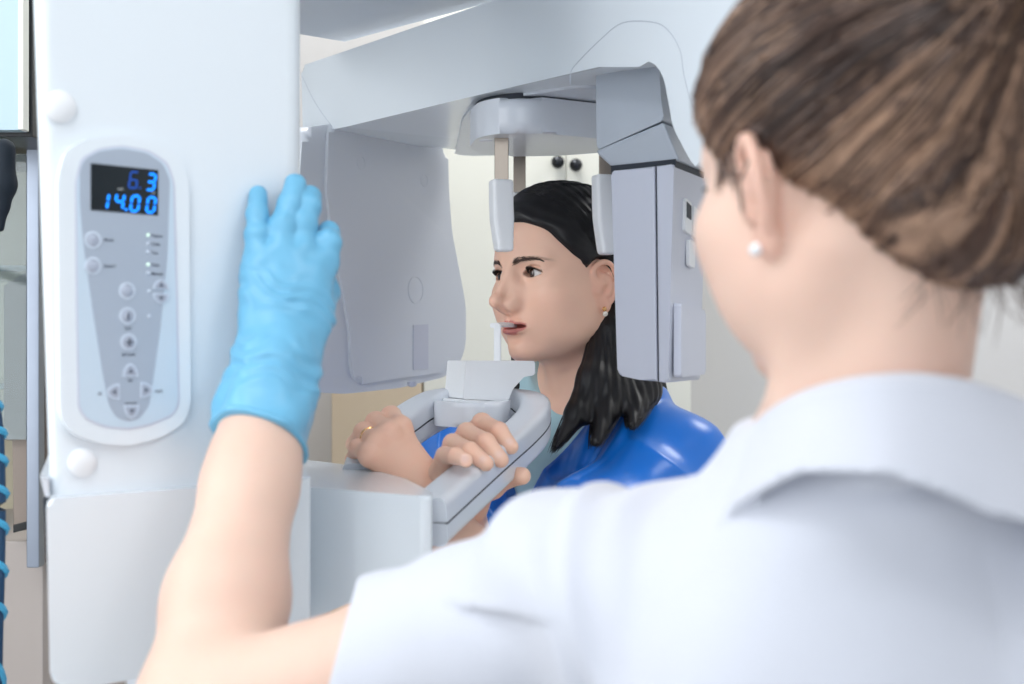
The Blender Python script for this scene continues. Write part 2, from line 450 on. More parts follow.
# seven-segment digits
def digit(bm, cx, cy, w, h, segs, t, off):
    """cx,cy in pixels of the digit centre"""
    a0, z0 = PC.ab(cx, cy, .0087)
    x, y = w/2, h/2; sl = .16
    S = {'a': (-x, y, x, y), 'b': (x, y, x, 0), 'c': (x, 0, x, -y), 'd': (-x, -y, x, -y), 'e': (-x, 0, -x, -y), 'f': (-x, y, -x, 0), 'g': (-x, 0, x, 0)}
    for s in segs:
        xa, ya, xb, yb = S[s]; d = np.array([xb-xa, yb-ya]); L = np.linalg.norm(d); d = d/L; nn = np.array([-d[1], d[0]])
        A = np.array([xa, ya])+d*t*.15; B = np.array([xb, yb])-d*t*.15
        q = [A, A+(d+nn)*t/2, B+(-d+nn)*t/2, B, B+(-d-nn)*t/2, A+(d-nn)*t/2]
        q = [(a0+p[0]+sl*p[1], z0+p[1]) for p in q]
        slab_bm(bm, [PC.w(a, z, off+.0003) for a, z in q], [PC.w(a, z, off-.0004) for a, z in q])
kp = 1.1/F
def digits(name, L, m, w=.0063, h=.0125, t=.0019):
    for cx, cy, s in L:
        bm = bmesh.new(); digit(bm, cx, cy, w, h, s, t, .0087); bm_obj(name, bm, m, dsp, smooth=False)
digits('display_digit', [(151, 182, 'abgcd')], M['led'])
digits('display_digit', [(133.5, 180, 'acdefg')], M['leddim'], t=.0012)
digits('display_digit', [(104, 201, 'bc'), (119.5, 201.5, 'fgbc'), (135, 203.5, 'abcdef'), (151, 204.8, 'abcdef')], M['led'], h=.0118)
for px, py, m, r in ((126, 209.5, M['led'], .0011), (140, 188, M['leddim'], .0008)):
    a, z = PC.ab(px, py, .0087); disc('decimal_point', PC.w(a, z, .0086), PC.n, r, .0004, m, dsp)
text('display_legend', 'mA', PC, 118, 190, .0022, M['ledtag'], dsp, .0088); text('display_legend', 'sec', PC, 151.5, 193.5, .0020, M['ledtag'], dsp, .0088)
# buttons
def rbtn(px, py, r=.0068):
    a, z = PC.ab(px, py, .008); c = PC.w(a, z, .0078)
    b = disc('button', c, PC.n, r*.74, .0008, M['button'], cp, dome=.0012)
    disc('button_rim', c, PC.n, r, .0009, M['buttonring'], b, ring=r*.74); return b
for px, py in ((93, 240), (93, 266), (127, 291), (127.5, 316), (128.5, 342)): b = rbtn(px, py); last = b
def dbtn(px, py, ang, w=.0135, h=.0115, glyph=True):
    a0, z0 = PC.ab(px, py, .0085); ca, sa = math.cos(ang), math.sin(ang)
    def loop(k):
        pts = [(-.5, -.42), (.5, -.42), (.42, .05), (.22, .42), (0, .54), (-.22, .42), (-.42, .05)]
        q = [(x*w*k, y*h*k) for x, y in pts]; return corner([(a0+x*ca-y*sa, z0+x*sa+y*ca) for x, y in q], .001)
    bm = bmesh.new(); slab_bm(bm, [PC.w(a, z, .0086) for a, z in loop(1)], [PC.w(a, z, .006) for a, z in loop(1)], .0003, 2)
    rim = bm_obj('button', bm, M['buttonring'], cp)
    bm = bmesh.new(); slab_bm(bm, [PC.w(a, z, .0092) for a, z in loop(.72)], [PC.w(a, z, .007) for a, z in loop(.72)], .0003, 2)
    bm_obj('button_face', bm, M['button'], rim)
    bm = bmesh.new(); tri = [(-.0022, -.0014), (.0022, -.0014), (0, .0020)]
    tri = [(a0+x*ca-y*sa, z0+x*sa+y*ca) for x, y in tri]
    slab_bm(bm, [PC.w(a, z, .0094) for a, z in tri], [PC.w(a, z, .008) for a, z in tri]); bm_obj('arrow_mark', bm, M['ink'], rim, smooth=False)
dbtn(130.5, 371, 0); dbtn(114, 392, math.pi/2); dbtn(146, 390, -math.pi/2); dbtn(131.5, 411, math.pi)
dbtn(161, 285, 0, .0145, .0085); dbtn(161, 298, math.pi, .0145, .0085)
# printed marks
for s, px, py, h in (('Mode', 104, 241, .0024), ('SELECT', 104, 267.5, .0022), ('Patient', 151.5, 237, .0024), ('Child', 151.5, 245.5, .0024), ('Tiny', 151.5, 254, .0022), ('Auto', 151.5, 266, .0024), ('Manual', 151.5, 275, .0024)):
    text('printed_label', s, PC, px, py, h, M['ink'], cp, .0081)
for s, px, py in (('TEST', 128, 330), ('RETURN', 128.5, 356), ('UP', 130.5, 382), ('DOWN', 131, 405), ('IN', 100, 395), ('OUT', 159, 392.5)):
    text('printed_label', s, PC, px, py, .0021, M['ink'], cp, .0081, 'CENTER')
for px, py, on in ((148, 235, 1), (148, 264.5, 1), (148, 243.5, 0), (148, 252, 0), (148, 273, 0), (149, 291, 0), (149, 316, 0)):
    a, z = PC.ab(px, py, .008); disc('indicator_lamp', PC.w(a, z, .0078), PC.n, .0015, .0006, M['lampgreen'] if on else M['buttonring'], cp, dome=.0004)
# glyphs on the two symbol buttons
for px, py, k in ((127.5, 316, 0), (128.5, 342, 1)):
    a0, z0 = PC.ab(px, py, .0085); bm = bmesh.new()
    for ang in ((0, math.pi/2) if k else (math.pi/2,)):
        q = [(-.0028, -.0006), (.0028, -.0006), (.0028, .0006), (-.0028, .0006)]
        q = [(a0+x*math.cos(ang)-y*math.sin(ang), z0+x*math.sin(ang)+y*math.cos(ang)) for x, y in q]
        slab_bm(bm, [PC.w(a, z, .0108) for a, z in q], [PC.w(a, z, .008) for a, z in q])
    bm_obj('printed_symbol', bm, M['ink'], cp, smooth=False)
# --- lower housing: left and right bodies
lh = slab('lower_housing', PC, [(46, 499), (150, 491), (311, 477), (311, 626), (250, 645), (135, 679), (70, 691), (50, 684)], -.24, .012, .010, M['shell'], U, rad=[.006, 0, 0, 0, 0, 0, .012, .012], at=.012, seg=5, dv=(-.22, 1, 0))
slab('bracket', PC, [(40, 476), (49, 479), (50, 497), (45, 497)], -.20, .004, .001, M['shell2'], U, dv=(-.3, 1, 0))
slab('shadow_strip', PC, [(43, 500), (48, 500), (53, 596), (48, 596)], -.10, -.03, .003, M['dark'], U, dv=(-.3, 1, 0))  # dark strip standing in for the bluish shadow below the column's left edge
zT = EYE-.1305
fa, fb = P(305, 487, 1.26), P(432, 496, 1.18)
foot = [fa, fb, P(433, 490, 1.215), P(405, 476, 1.34), P(360, 465, 1.47), P(300, 457, 1.56), P(285, 457, 1.56), V(-.26, 1.30, 0)]
foot = [V(q[0], q[1]) for q in foot]
zl = lambda p: EYE-.192-(max(0, -.068-p[0]))*.50
vslab('housing_wing', foot, zl, zT, .014, M['shell'], U, rad=.014, seg=5)
# --- grip handle (U of bars)
hp = [P(428, 522, 1.235), P(455, 498, 1.31), P(490, 467, 1.41), P(520, 441, 1.515)]
pth = hp+[P(533, 426, 1.57), P(534, 415, 1.605), P(522, 409, 1.63), P(500, 407, 1.635), P(465, 406, 1.635), P(442, 408, 1.63), P(425, 415, 1.60), P(406, 427, 1.57), P(385, 442, 1.525), P(371, 457, 1.485), P(361, 482, 1.44)]
pr = rrect(.036, .044, .009)
path, _ = resamp(pth, [1]*len(pth), 5)
hd = sweep('grip_handle', path, pr, M['shell2'], U)
gr = sweep('seam_line', [p for p in path], [(.0184, -.0012), (.0184, .0004), (-.0184, .0004), (-.0184, -.0012)], M['dark'], hd)
vslab('handle_pad', [P(431, 0, 1.62)[:2], P(436, 0, 1.555)[:2], P(468, 0, 1.525)[:2], P(500, 0, 1.54)[:2], P(512, 0, 1.60)[:2], P(505, 0, 1.67)[:2], P(440, 0, 1.68)[:2]], EYE-.0935, EYE-.0665, .006, M['shell2'], hd, rad=.02, seg=4)
# --- chin rest and bite stick
PH = Plane(P(462, 400, 1.575), P(510, 400, 1.60))
ch = slab('chin_rest', PH, [(466, 361), (535, 361), (535, 375), (524, 377), (513, 389), (508, 401), (463, 399)], -.055, 0, .003, M['white'], U, rad=.002)
slab('base_flange', PH, [(455, 399), (508, 402), (508, 406), (455, 403)], -.06, .004, .001, M['white'], ch)
bt = sweep('bite_stick', [P(497.5, 362, 1.63), P(497.5, 325, 1.63)], rrect(.0085, .006, .002), M['white'], U, up=V(0, 1, 0))
sweep('bite_tip', [P(494.5, 325.5, 1.632), P(504, 324.5, 1.665), P(513, 325.5, 1.70)], rrect(.011, .0055, .002), M['white'], bt)
# --- source (tube) head
PT = Plane(P(330, 0, 1.87), P(460, 0, 2.15))
th = slab('tube_head', PT, [(303, 128), (330, 124), (448, 148), (449, 190), (452, 232), (459, 268), (466, 305), (466, 345), (460, 364), (445, 377), (400, 388), (345, 394), (311, 392), (303, 300), (298, 200)], -.15, -.005, .024, M['shell2'], U, rad=.018, seg=6, bevback=True)
slab('front_cover', PT, [(329, 122), (448, 150), (449, 190), (452, 232), (458, 268), (465, 305), (465, 343), (457, 361), (441, 373), (400, 378), (358, 385), (352, 372), (350, 330), (343, 290), (333, 245), (327, 190)], -.03, .0, .012, M['shell2'], th, rad=.014, seg=5)
a, z = PT.ab(415.5, 290); disc('round_cover', PT.w(a, z, -.0003), PT.n, .0200, .0010, M['shell2'], th, ring=.0186)
disc('round_cover_face', PT.w(a, z, -.0003), PT.n, .0184, .0006, M['shell2'], th)
slab('label_plate', PT, [(413.5, 325), (428.5, 324), (428.5, 369), (413.5, 370)], -.001, .0012, .0004, M['lilac'], th)
for px, py in ((361, 163), (424, 180)):
    a, z = PT.ab(px, py); disc('screw_cover', PT.w(a, z, -.0002), PT.n, .0095, .0009, M['shell2'], th, ring=.0085)
for px in (385, 412):
    q = P(px, 390, 2.02); disc('screw_head', q+V(0, 0, .012), V(0, 0, -1), .007, .008, M['lilac'], th)
# --- overhead arm
PA = Plane(P(345, 0, 1.85), P(595, 0, 1.45))
am = slab('overhead_arm', PA, [(301, 66), (360, 46), (500, -2), (640, -55), (765, -100), (772, 0), (762, 90), (742, 140), (700, 172), (690, 160), (673, 128), (668, 100), (664, 78), (655, 63), (640, 60), (598, 67), (470, 97), (345, 127), (318, 132), (303, 135)], -.27, 0, .012, M['shell'], U, rad=[.01, 0, 0, 0, 0, .02, .03, .02, .012, .004, .01, .01, .012, .02, 0, 0, 0, .004, .01, .01], seg=5)
def line3(name, pl, pts, off, r, m, parent):
    q = [pl.w(*pl.ab(x, y), off) for x, y in pts]; q, _ = resamp(q, [1]*len(q), 5)
    return sweep(name, q, circ(r, 6), m, parent)
line3('panel_seam', PA, [(570, 85), (571, 72), (578, 62), (600, 40), (622, 23), (652, 22), (668, 30), (680, 50), (684, 75), (692, 105), (702, 128), (710, 146)], -.0001, .0005, M['grey'], am)
line3('end_seam', PA, [(302, 76), (316, 104), (334, 129)], -.0001, .0005, M['grey'], am)
for px, py in ((345, 154), (376, 122), (482, 95), (392, 126)): pass
# underside of arm: rotation boss with head support
zU = EYE+.287
hb = vslab('headrest_mount', [P(468, 0, 1.72)[:2], P(478, 0, 1.62)[:2], P(520, 0, 1.58)[:2], P(575, 0, 1.62)[:2], P(625, 0, 1.66)[:2], P(630, 0, 1.74)[:2], P(560, 0, 1.79)[:2], P(490, 0, 1.80)[:2]], EYE+.238, EYE+.279, .014, M['shell2'], U, rad=.03, seg=5)
vslab('mount_gap', [P(470, 0, 1.73)[:2], P(480, 0, 1.63)[:2], P(520, 0, 1.59)[:2], P(575, 0, 1.63)[:2], P(625, 0, 1.71)[:2], P(625, 0, 1.74)[:2], P(560, 0, 1.78)[:2], P(490, 0, 1.79)[:2]], EYE+.276, EYE+.2845, 0, M['dark'], hb, rad=.03)
vslab('arm_underplate', [P(462, 0, 1.78)[:2], P(472, 0, 1.68)[:2], P(520, 0, 1.60)[:2], P(585, 0, 1.54)[:2], P(665, 0, 1.62)[:2], P(672, 0, 2.0)[:2], P(530, 0, 2.10)[:2], P(455, 0, 2.12)[:2]], EYE+.281, EYE+.30, .004, M['shell2'], am, rad=.03)
for px, py, r in ((462, 153, .012), (486, 141, .008), (550, 133, .008)):
    d = (EYE+.232-EYE)/((342-py)/F) if px > 465 else .287/((342-py)/F)
    q = P(px, py, min(d, 2.1)); disc('screw_recess', q+V(0, 0, .0005), V(0, 0, -1), r, .001, M['lilac'], hb)
# slot in the mount, bars and pads
sl = Plane(P(480, 0, 1.618), P(520, 0, 1.578))
def bar(px, ytop, ybot, d, w=.0165):
    q0 = P(px, ytop, d); q1 = P(px, ybot, d); return sweep('support_bar', [q1, q0], rrect(w, .004, .001), M['steel'], U, up=V(0, 1, 0))
b1 = bar(501.5, 131, 185, 1.635); b2 = bar(519.5, 130, 192, 1.86); b3 = bar(606, 145, 185, 1.60)
def pad(px, y0, y1, d, wpx, ang, bulge=.0):
    h = (y1-y0)/F*d/2; c = P(px, (y0+y1)/2, d); w = wpx/F*d/2
    R = rotz(ang)
    v, q = iso(lambda p: pad_f(p, c, w, h, R), c-V(.05, .05, h+.02), c+V(.05, .05, h+.02), .0022)
    return mesh_np('temple_pad', v, q, M['white'], U)
def pad_f(p, c, w, h, R):
    q = (p-c)@R; t = np.clip((q[:, 2]+h)/(2*h), 0, 1)
    ww = w*(.72+.28*np.clip(t*2.2, 0, 1)); 
    a = np.abs(q[:, 0])-ww+.004; b = np.abs(q[:, 1]+.01*(1-t)**2)-.010+.004; cz = np.abs(q[:, 2])-h+.006
    k = np.stack([a, b, cz], 1); return np.linalg.norm(np.maximum(k, 0), axis=1)+np.minimum(k.max(1), 0)-.004
pad(501, 178, 254, 1.62, 22, math.radians(20))
pad(520, 189, 245, 1.875, 20, math.radians(20))
pad(604, 173, 257, 1.56, 22, math.radians(20))
# --- sensor head
PS = Plane(V(.1046, 1.4795), V(.1643, 1.42))
sh = slab('sensor_head', PS, [(611, 171), (654.5, 166), (657, 381.5), (640, 380), (617.5, 375)], -.115, 0, .004, M['lilac'], U, rad=[.004, 0, 0, 0, .006], dv=(.40, .92, 0))
slab('seam', PS, [(650, 168), (658, 167), (659, 381), (652, 380)], -.11, -.003, 0, M['dark'], sh, dv=(.40, .92, 0))
slab('rear_casing', PS, [(656, 165.8), (674, 164), (668, 383), (658.2, 382)], -.118, .0005, .004, M['lilac'], sh, rad=[0, .004, .005, 0], dv=(.40, .92, 0))
nk = slab('sensor_neck', PS, [(596, 60), (658, 50), (661, 98), (664, 120), (597, 150), (596, 120)], -.115, .001, .006, M['grey'], U, rad=.004, dv=(.40, .92, 0))
bm = bmesh.new()
t_, b_ = PS.ab(597, 150), PS.ab(664, 122)
DV = unit(V(.40, .92, 0))*.115
lo1, lo2 = PS.ab(609, 166.5), PS.ab(677, 160)
up = [PS.w(t_[0], t_[1], .001), PS.w(b_[0], b_[1], .001), PS.w(b_[0], b_[1], .001)+DV, PS.w(t_[0], t_[1], .001)+DV]
dn = [PS.w(lo1[0], lo1[1], -.004), PS.w(lo2[0], lo2[1], -.004), PS.w(lo2[0], lo2[1], -.004)+DV, PS.w(lo1[0], lo1[1], -.004)+DV]
ml = [PS.w(t_[0]+.001, t_[1]-.004, .002), PS.w(b_[0]+.002, b_[1]-.004, .002), PS.w(b_[0]+.002, b_[1]-.004, .002)+DV, PS.w(t_[0]+.001, t_[1]-.004, .002)+DV]
r_ = [[bm.verts.new(tuple(p)) for p in L] for L in (up, ml, dn)]
for A, B in zip(r_, r_[1:]):
    for i in range(4): bm.faces.new((A[i], A[(i+1) % 4], B[(i+1) % 4], B[i]))
bm.faces.new(r_[0]); bm.faces.new(r_[2][::-1])
bmesh.ops.bevel(bm, geom=bm.edges[:], offset=.003, segments=3, affect='EDGES', profile=.5)
bm_obj('neck_collar', bm, M['grey'], nk)
slab('neck_gap', PS, [(611, 164), (676, 158), (675, 170), (611, 176)], -.11, -.004, 0, M['dark'], nk, dv=(.40, .92, 0))
# side keypad and raised lower side
u2 = -PS.n  # depth direction of the box
ae, ze = PS.ab(674, 164)
class Side(Plane): pass
PSd = Plane(PS.w(ae, 0, 0), PS.w(ae, 0, 0)+V(.40, .92, 0))
slab('side_cover', PSd, [(.012, EYE+.040), (.105, EYE+.034), (.105, EYE-.035), (.012, EYE-.036)], -.004, .004, .004, M['lilac'], sh, px=False, rad=.004)
q = [(.035, EYE+.150), (.060, EYE+.146), (.060, EYE+.112), (.035, EYE+.115)]
slab('keypad', PSd, q, -.002, .0015, .0005, M['white'], sh, px=False, rad=.004)
slab('keypad', PSd, [(.066, EYE+.145), (.090, EYE+.140), (.090, EYE+.108), (.066, EYE+.111)], -.002, .0015, .0005, M['white'], sh, px=False, rad=.004)
slab('keypad', PSd, [(.050, EYE+.108), (.072, EYE+.105), (.072, EYE+.078), (.050, EYE+.08)], -.002, .0015, .0005, M['white'], sh, px=False, rad=.004)
slab('dark_recess', PSd, [(.040, EYE+.146), (.056, EYE+.143), (.056, EYE+.128), (.040, EYE+.130)], 0, .0022, .0003, M['dark'], sh, px=False)  # flat dark plate drawn for the small recess among the keys
text('printed_mark', '5', PSd, 700, 220, .010, M['ink'], sh, .002) if False else None
for px, py in ((665, 371), (699, 368)):
    pass
# --- carriage above
vslab('carriage', [P(296, 0, 1.82)[:2], P(345, 0, 1.87)[:2], P(520, 0, 1.615)[:2], V(.02, 1.35), V(-.12, 1.20), V(-.33, 1.25)], EYE+.400, EYE+.62, .004, M['grey'], U)
0 and vslab('carriage_link', [P(360, 0, 1.98)[:2], P(420, 0, 1.90)[:2], V(-.02, 1.72), V(-.10, 1.70)], EYE+.36, EYE+.42, 0, M['shell2'], U)
# ------------------------------------------------ room
R_ = {}
R_['wall'] = mat('painted_wall', srgb(216, 215, 215), .8, noise=.02, nscale=2, bump=.15, bscale=60)
R_['cream'] = mat('cream_laminate', srgb(234, 234, 224), .4, noise=.015, nscale=3)
R_['beige'] = mat('beige_laminate', srgb(216, 198, 172), .45, noise=.02, nscale=3)
R_['floor'] = mat('grey_vinyl_floor', srgb(205, 203, 200), .45, noise=.03, nscale=12)
R_['ceil'] = mat('white_ceiling', srgb(235, 235, 235), .9, noise=.01, nscale=4)
R_['blue'] = mat('pale_blue_glass_door', srgb(178, 202, 216), .25, coat=.2)
R_['black'] = mat('black_edge', srgb(18, 20, 24), .4)
R_['alu'] = mat('brushed_aluminium', srgb(150, 158, 172), .35, metal=.8, noise=.04, nscale=60)
R_['wood'] = mat('greyed_wood_veneer', srgb(150, 136, 126), .5, noise=.10, nscale=9)
R_['bronze'] = mat('dark_metal_knob', srgb(60, 62, 66), .25, metal=.9)
R_['lamp'] = mat('ceiling_lamp_diffuser', (1, 1, 1), .5, emit=(.93, .97, 1), estr=3.)
XL, XR, YB, YF, ZC = -1.35, 2.1, 3.05, -1.6, 2.75
def wall(name, a, b, m): return struct(box(name, (np.asarray(a, float)+np.asarray(b, float))/2, np.abs(np.asarray(b, float)-np.asarray(a, float))/2, m, None, 0))
wall('floor', (XL, YF, -.06), (XR, YB, 0), R_['floor'])
wall('ceiling', (XL, YF, ZC), (XR, YB, ZC+.06), R_['ceil'])
wall('wall_back', (XL, YB, 0), (XR, YB+.08, ZC), R_['wall'])
wall('wall_left', (XL-.08, YF, 0), (XL, YB+.08, ZC), R_['wall'])
wall('wall_right', (XR, YF, 0), (XR+.08, YB+.08, ZC), R_['wall'])
for i, (x, y) in enumerate(((-.45, .2), (1.0, .2), (-.2, 2.3), (1.2, 2.3))):
    l = empty('ceiling_lamp', (x, y, ZC), 'square white ceiling lamp panel', 'lamp', 'ceiling lamp panels')
    box('lamp_frame', (x, y, ZC-.02), (.32, .32, .02), R_['alu'], l, .002)
    box('diffuser', (x, y, ZC-.043), (.30, .30, .004), R_['lamp'], l, 0)
# cream cabinet behind the patient
def X(px, d): return (px-512)/F*d
YC = 2.72
cb = empty('tall_cabinet', (X(540, YC), YC, 0), 'tall cream two-door cabinet against the back wall behind the patient', 'cabinet')
x0, x1, xm = X(424, YC), X(690, YC), X(565.5, YC)
box('carcass', ((x0+x1)/2, (YC+YB)/2-.004, 1.1), ((x1-x0)/2, (YB-YC)/2-.008, 1.1), R_['cream'], cb, .002)
for a, b, kx, ky in ((x0, xm, 557.5, 163), (xm, x1, 575.5, 166)):
    dr = box('door', ((a+b)/2, YC-.009, 1.12), ((b-a)/2-.0005, .009, 1.07), R_['cream'], cb, .002)
    q = P(kx, ky, YC-.018)
    k = disc('knob', q, V(0, -1, 0), .006, .014, R_['bronze'], dr)
    disc('knob_head', q+V(0, -.012, 0), V(0, -1, 0), .0125, .010, R_['bronze'], k, dome=.005)
bd = empty('beige_cabinet', (X(375, 2.60), 2.7, 0), 'low beige wood-fronted cabinet behind the handle of the machine', 'cabinet')
x0, x1 = X(325, 2.62), X(424, 2.72)-.001
zz = EYE+.05
box('carcass', ((x0+x1)/2, 2.88, zz/2), ((x1-x0)/2, .162, zz/2), R_['beige'], bd, .002)
box('door', ((x0+x1)/2, 2.709, zz/2+.02), ((x1-x0)/2-.002, .009, zz/2-.03), R_['beige'], bd, .002)
# left side: wall cabinet, glass cabinet, hoses
wc = empty('wall_cabinet', (X(0, 1.75), 1.78, EYE+.26), 'pale blue wall cabinet with black edge hanging above the glass cabinet', 'cabinet')
xr = X(27, 1.72)
box('carcass', (xr-.19, 1.92, EYE+.60), (.19, .18, .345), R_['black'], wc, .002)
box('door', (xr-.196, 1.728, EYE+.605), (.190, .010, .345), R_['blue'], wc, .001)
box('door_edge', (xr-.005, 1.722, EYE+.605), (.0035, .010, .345), R_['cream'], wc, .001)
R_['glass'] = mat('clear_cabinet_glass', srgb(205, 220, 225), .05, trans=.9)
R_['tan'] = mat('tan_back_panel', srgb(205, 196, 170), .5, noise=.03, nscale=5)
gc = empty('glass_cabinet', (X(10, 1.9), 2.0, 0), 'tall glass-fronted cabinet with aluminium post and wooden lower door', 'cabinet')
xp = X(33, 1.86); z150, z560 = EYE+.245, EYE-.30
box('corner_post', (xp, 1.87, (z150+z560)/2+.03), (.0085, .012, (z150-z560)/2+.03), R_['alu'], gc, .002)
box('side_frame', (X(46, 1.9), 1.92, (z150+z560)/2+.03), (.006, .012, (z150-z560)/2+.03), R_['wood'], gc, .002)
box('back_panel', (xp-.10, 2.28, EYE-.02), (.30, .01, .33), R_['tan'], gc, .001)
for z in (EYE+.10, EYE-.06): box('shelf', (xp-.12, 2.08, z), (.11, .18, .004), R_['glass'], gc, .001)
box('glass_pane', (xp-.11, 1.865, EYE+.06), (.10, .002, .19), R_['glass'], gc, 0)
bm = bmesh.new(); pl_ = Plane(V(-.9, 1.875), V(-.5, 1.875))
slab('lower_door', pl_, [(4, 286), (27, 272), (27, 525), (13, 525), (13, 440), (4, 440)], -.02, 0, .001, R_['wood'], gc)
slab('door_frame', pl_, [(13, 525), (32, 520), (32, 528), (13, 533)], -.03, .002, .001, R_['black'], gc)
box('lower_cabinet', (xp-.13, 2.1, (EYE-.27)/2), (.13, .2, (EYE-.27)/2), mat('warm_grey_laminate', srgb(186, 176, 170), .5, noise=.02, nscale=3), gc, .003)
# hanging sleeve and hoses at the frame edge
hs = empty('spiral_hose', (X(-4, 1.30), 1.30, .6), 'blue and light blue striped spiral hose hanging beside the white machine column', 'hose')
R_['hb'] = mat('dark_blue_hose', srgb(20, 62, 96), .4); R_['hl'] = mat('bright_blue_hose_stripe', srgb(70, 165, 205), .35)
hps = [V(-1.0, 1.78, EYE+.27), V(-.93, 1.68, EYE+.16), V(-.78, 1.50, EYE+.10), P(-45, 320, 1.33), P(-10, 400, 1.30), P(-3, 470, 1.30), P(-3, 560, 1.30), P(-6, 700, 1.30), P(-8, 1100, 1.30)]
q_, _ = resamp(hps, [1]*len(hps), 10); sweep('hose_core', q_, circ(.0075, 12), R_['hb'], hs)
hel = []
for i in range(620):
    t = i/619*(len(q_)-1.001); k = int(t); c = q_[k]*(1-t+k)+q_[k+1]*(t-k); a = i*.20
    hel.append(c+V(math.cos(a)*.0078, math.sin(a)*.0078, 0))
sweep('spiral_stripe', hel, circ(.0034, 6), R_['hl'], hs)
gl = empty('hanging_glove', (X(4, 1.6), 1.6, EYE+.12), 'dark blue cloth glove hanging below the wall cabinet', 'glove')
v, q = iso(lambda p: smin(chain(p, [P(4, 150, 1.62), P(3, 185, 1.62), P(1, 205, 1.62)], [.013, .014, .009], .01), chain(p, [P(1, 205, 1.62), P(0, 228, 1.62)], [.008, .005], .01), .01), P(-30, 245, 1.66)-V(0, .08, 0), P(35, 120, 1.58)+V(0, .1, 0), .004)
mesh_np('cloth', v, q, mat('black_blue_cloth', srgb(18, 30, 42), .8), gl)
# ------------------------------------------------ shared figure helpers
def tubes(paths, rads, cols, sides=4):
    """many thin tapered strands as one mesh"""
    VV, QQ, CC, o = [], [], [], 0
    for pts, r, c in zip(paths, rads, cols):
        pts = np.asarray(pts); n = len(pts); t = np.gradient(pts, axis=0); t /= np.linalg.norm(t, axis=1)[:, None]+1e-12
        s = np.cross(t, V(.31, .42, .85)); s /= np.linalg.norm(s, axis=1)[:, None]+1e-9; w = np.cross(s, t)
        rr = np.asarray(r) if hasattr(r, '__len__') else r*np.minimum(1, np.minimum(np.arange(n)+.8, (n-1-np.arange(n))*.7+.25))
        a = np.arange(sides)*2*math.pi/sides
        v = pts[:, None]+rr[:, None, None]*(s[:, None]*np.cos(a)[None, :, None]+w[:, None]*np.sin(a)[None, :, None])
        VV.append(v.reshape(-1, 3)); CC.append(np.repeat(np.asarray(c)[None], n*sides, 0))
        i = np.arange(n-1)[:, None]*sides; j = np.arange(sides)[None]; j2 = (j+1) % sides
        QQ.append(np.stack([i+j, i+j2, i+sides+j2, i+sides+j], -1).reshape(-1, 4)+o); o += n*sides
    return np.concatenate(VV), np.concatenate(QQ), np.concatenate(CC)
def project(fn, p, off=0., it=4):
    for _ in range(it):
        e = .0008; f0 = fn(p)-off
        g = np.stack([fn(p+V(e, 0, 0))-fn(p-V(e, 0, 0)), fn(p+V(0, e, 0))-fn(p-V(0, e, 0)), fn(p+V(0, 0, e))-fn(p-V(0, 0, e))], 1)/(2*e)
        st = -f0[:, None]*g/np.maximum((g*g).sum(1), .3)[:, None]; L = np.linalg.norm(st, axis=1)[:, None]
        p = p+st*np.minimum(1, .01/np.maximum(L, 1e-9))
    return p
def lerp_path(pts, n):
    q, _ = resamp(pts, [1]*len(pts), 8); q = np.array(q); i = np.linspace(0, len(q)-1, n)
    k = np.minimum(i.astype(int), len(q)-2); return q[k]+(q[k+1]-q[k])*(i-k)[:, None]
class Head:
    def __init__(s, o, f, pitch=0., roll=0., sc=(1, 1, 1)):
        s.s = np.asarray(sc, float)
        f = unit(V(f[0], f[1], 0)); r = np.cross(f, V(0, 0, 1)); M_ = np.stack([r, f, V(0, 0, 1)], 1)
        s.R = M_@rotx(-pitch)@roty(roll); s.o = np.asarray(o, float)
    def loc(s, p): return ((p-s.o)@s.R)/s.s
    def wor(s, q): return (np.asarray(q)*s.s)@s.R.T+s.o
def hand_sdf(p, W, MC, PI_, DI, TI, TH, r=.0088, wr=.024):
    d = None
    for m in MC:
        e = cap(p, W+(m-W)*.12, m, .0135, .0105); d = e if d is None else smin(d, e, .016)
    for a, b in zip(MC, MC[1:]): d = smin(d, cap(p, (W+a)/2*1., (W+b)/2, .012, .012), .01)
    d = smin(d, cap(p, TH[0], TH[1], .015, .012), .016)
    fs = None
    for i, (m, a, b, c) in enumerate(zip(MC, PI_, DI, TI)):
        k = (1., 1.02, .97, .86)[i]*r
        e = chain(p, [m, a, b, c], [k*1.06, k, k*.93, k*.80], .0035)
        e = smin(e, sph(p, a, k*1.05), .003)
        fs = e if fs is None else smin(fs, e, .0012)
    e = chain(p, TH[1:], [r*1.25, r*1.15, r*.95], .004)
    fs = smin(fs, e, .002)
    return smin(d, fs, .007)
def mixc(c, t, w): return c*(1-w[:, None])+np.asarray(t)*w[:, None]
def gau(p, c, s): return np.exp(-(((p-np.asarray(c))/np.asarray(s))**2).sum(1))
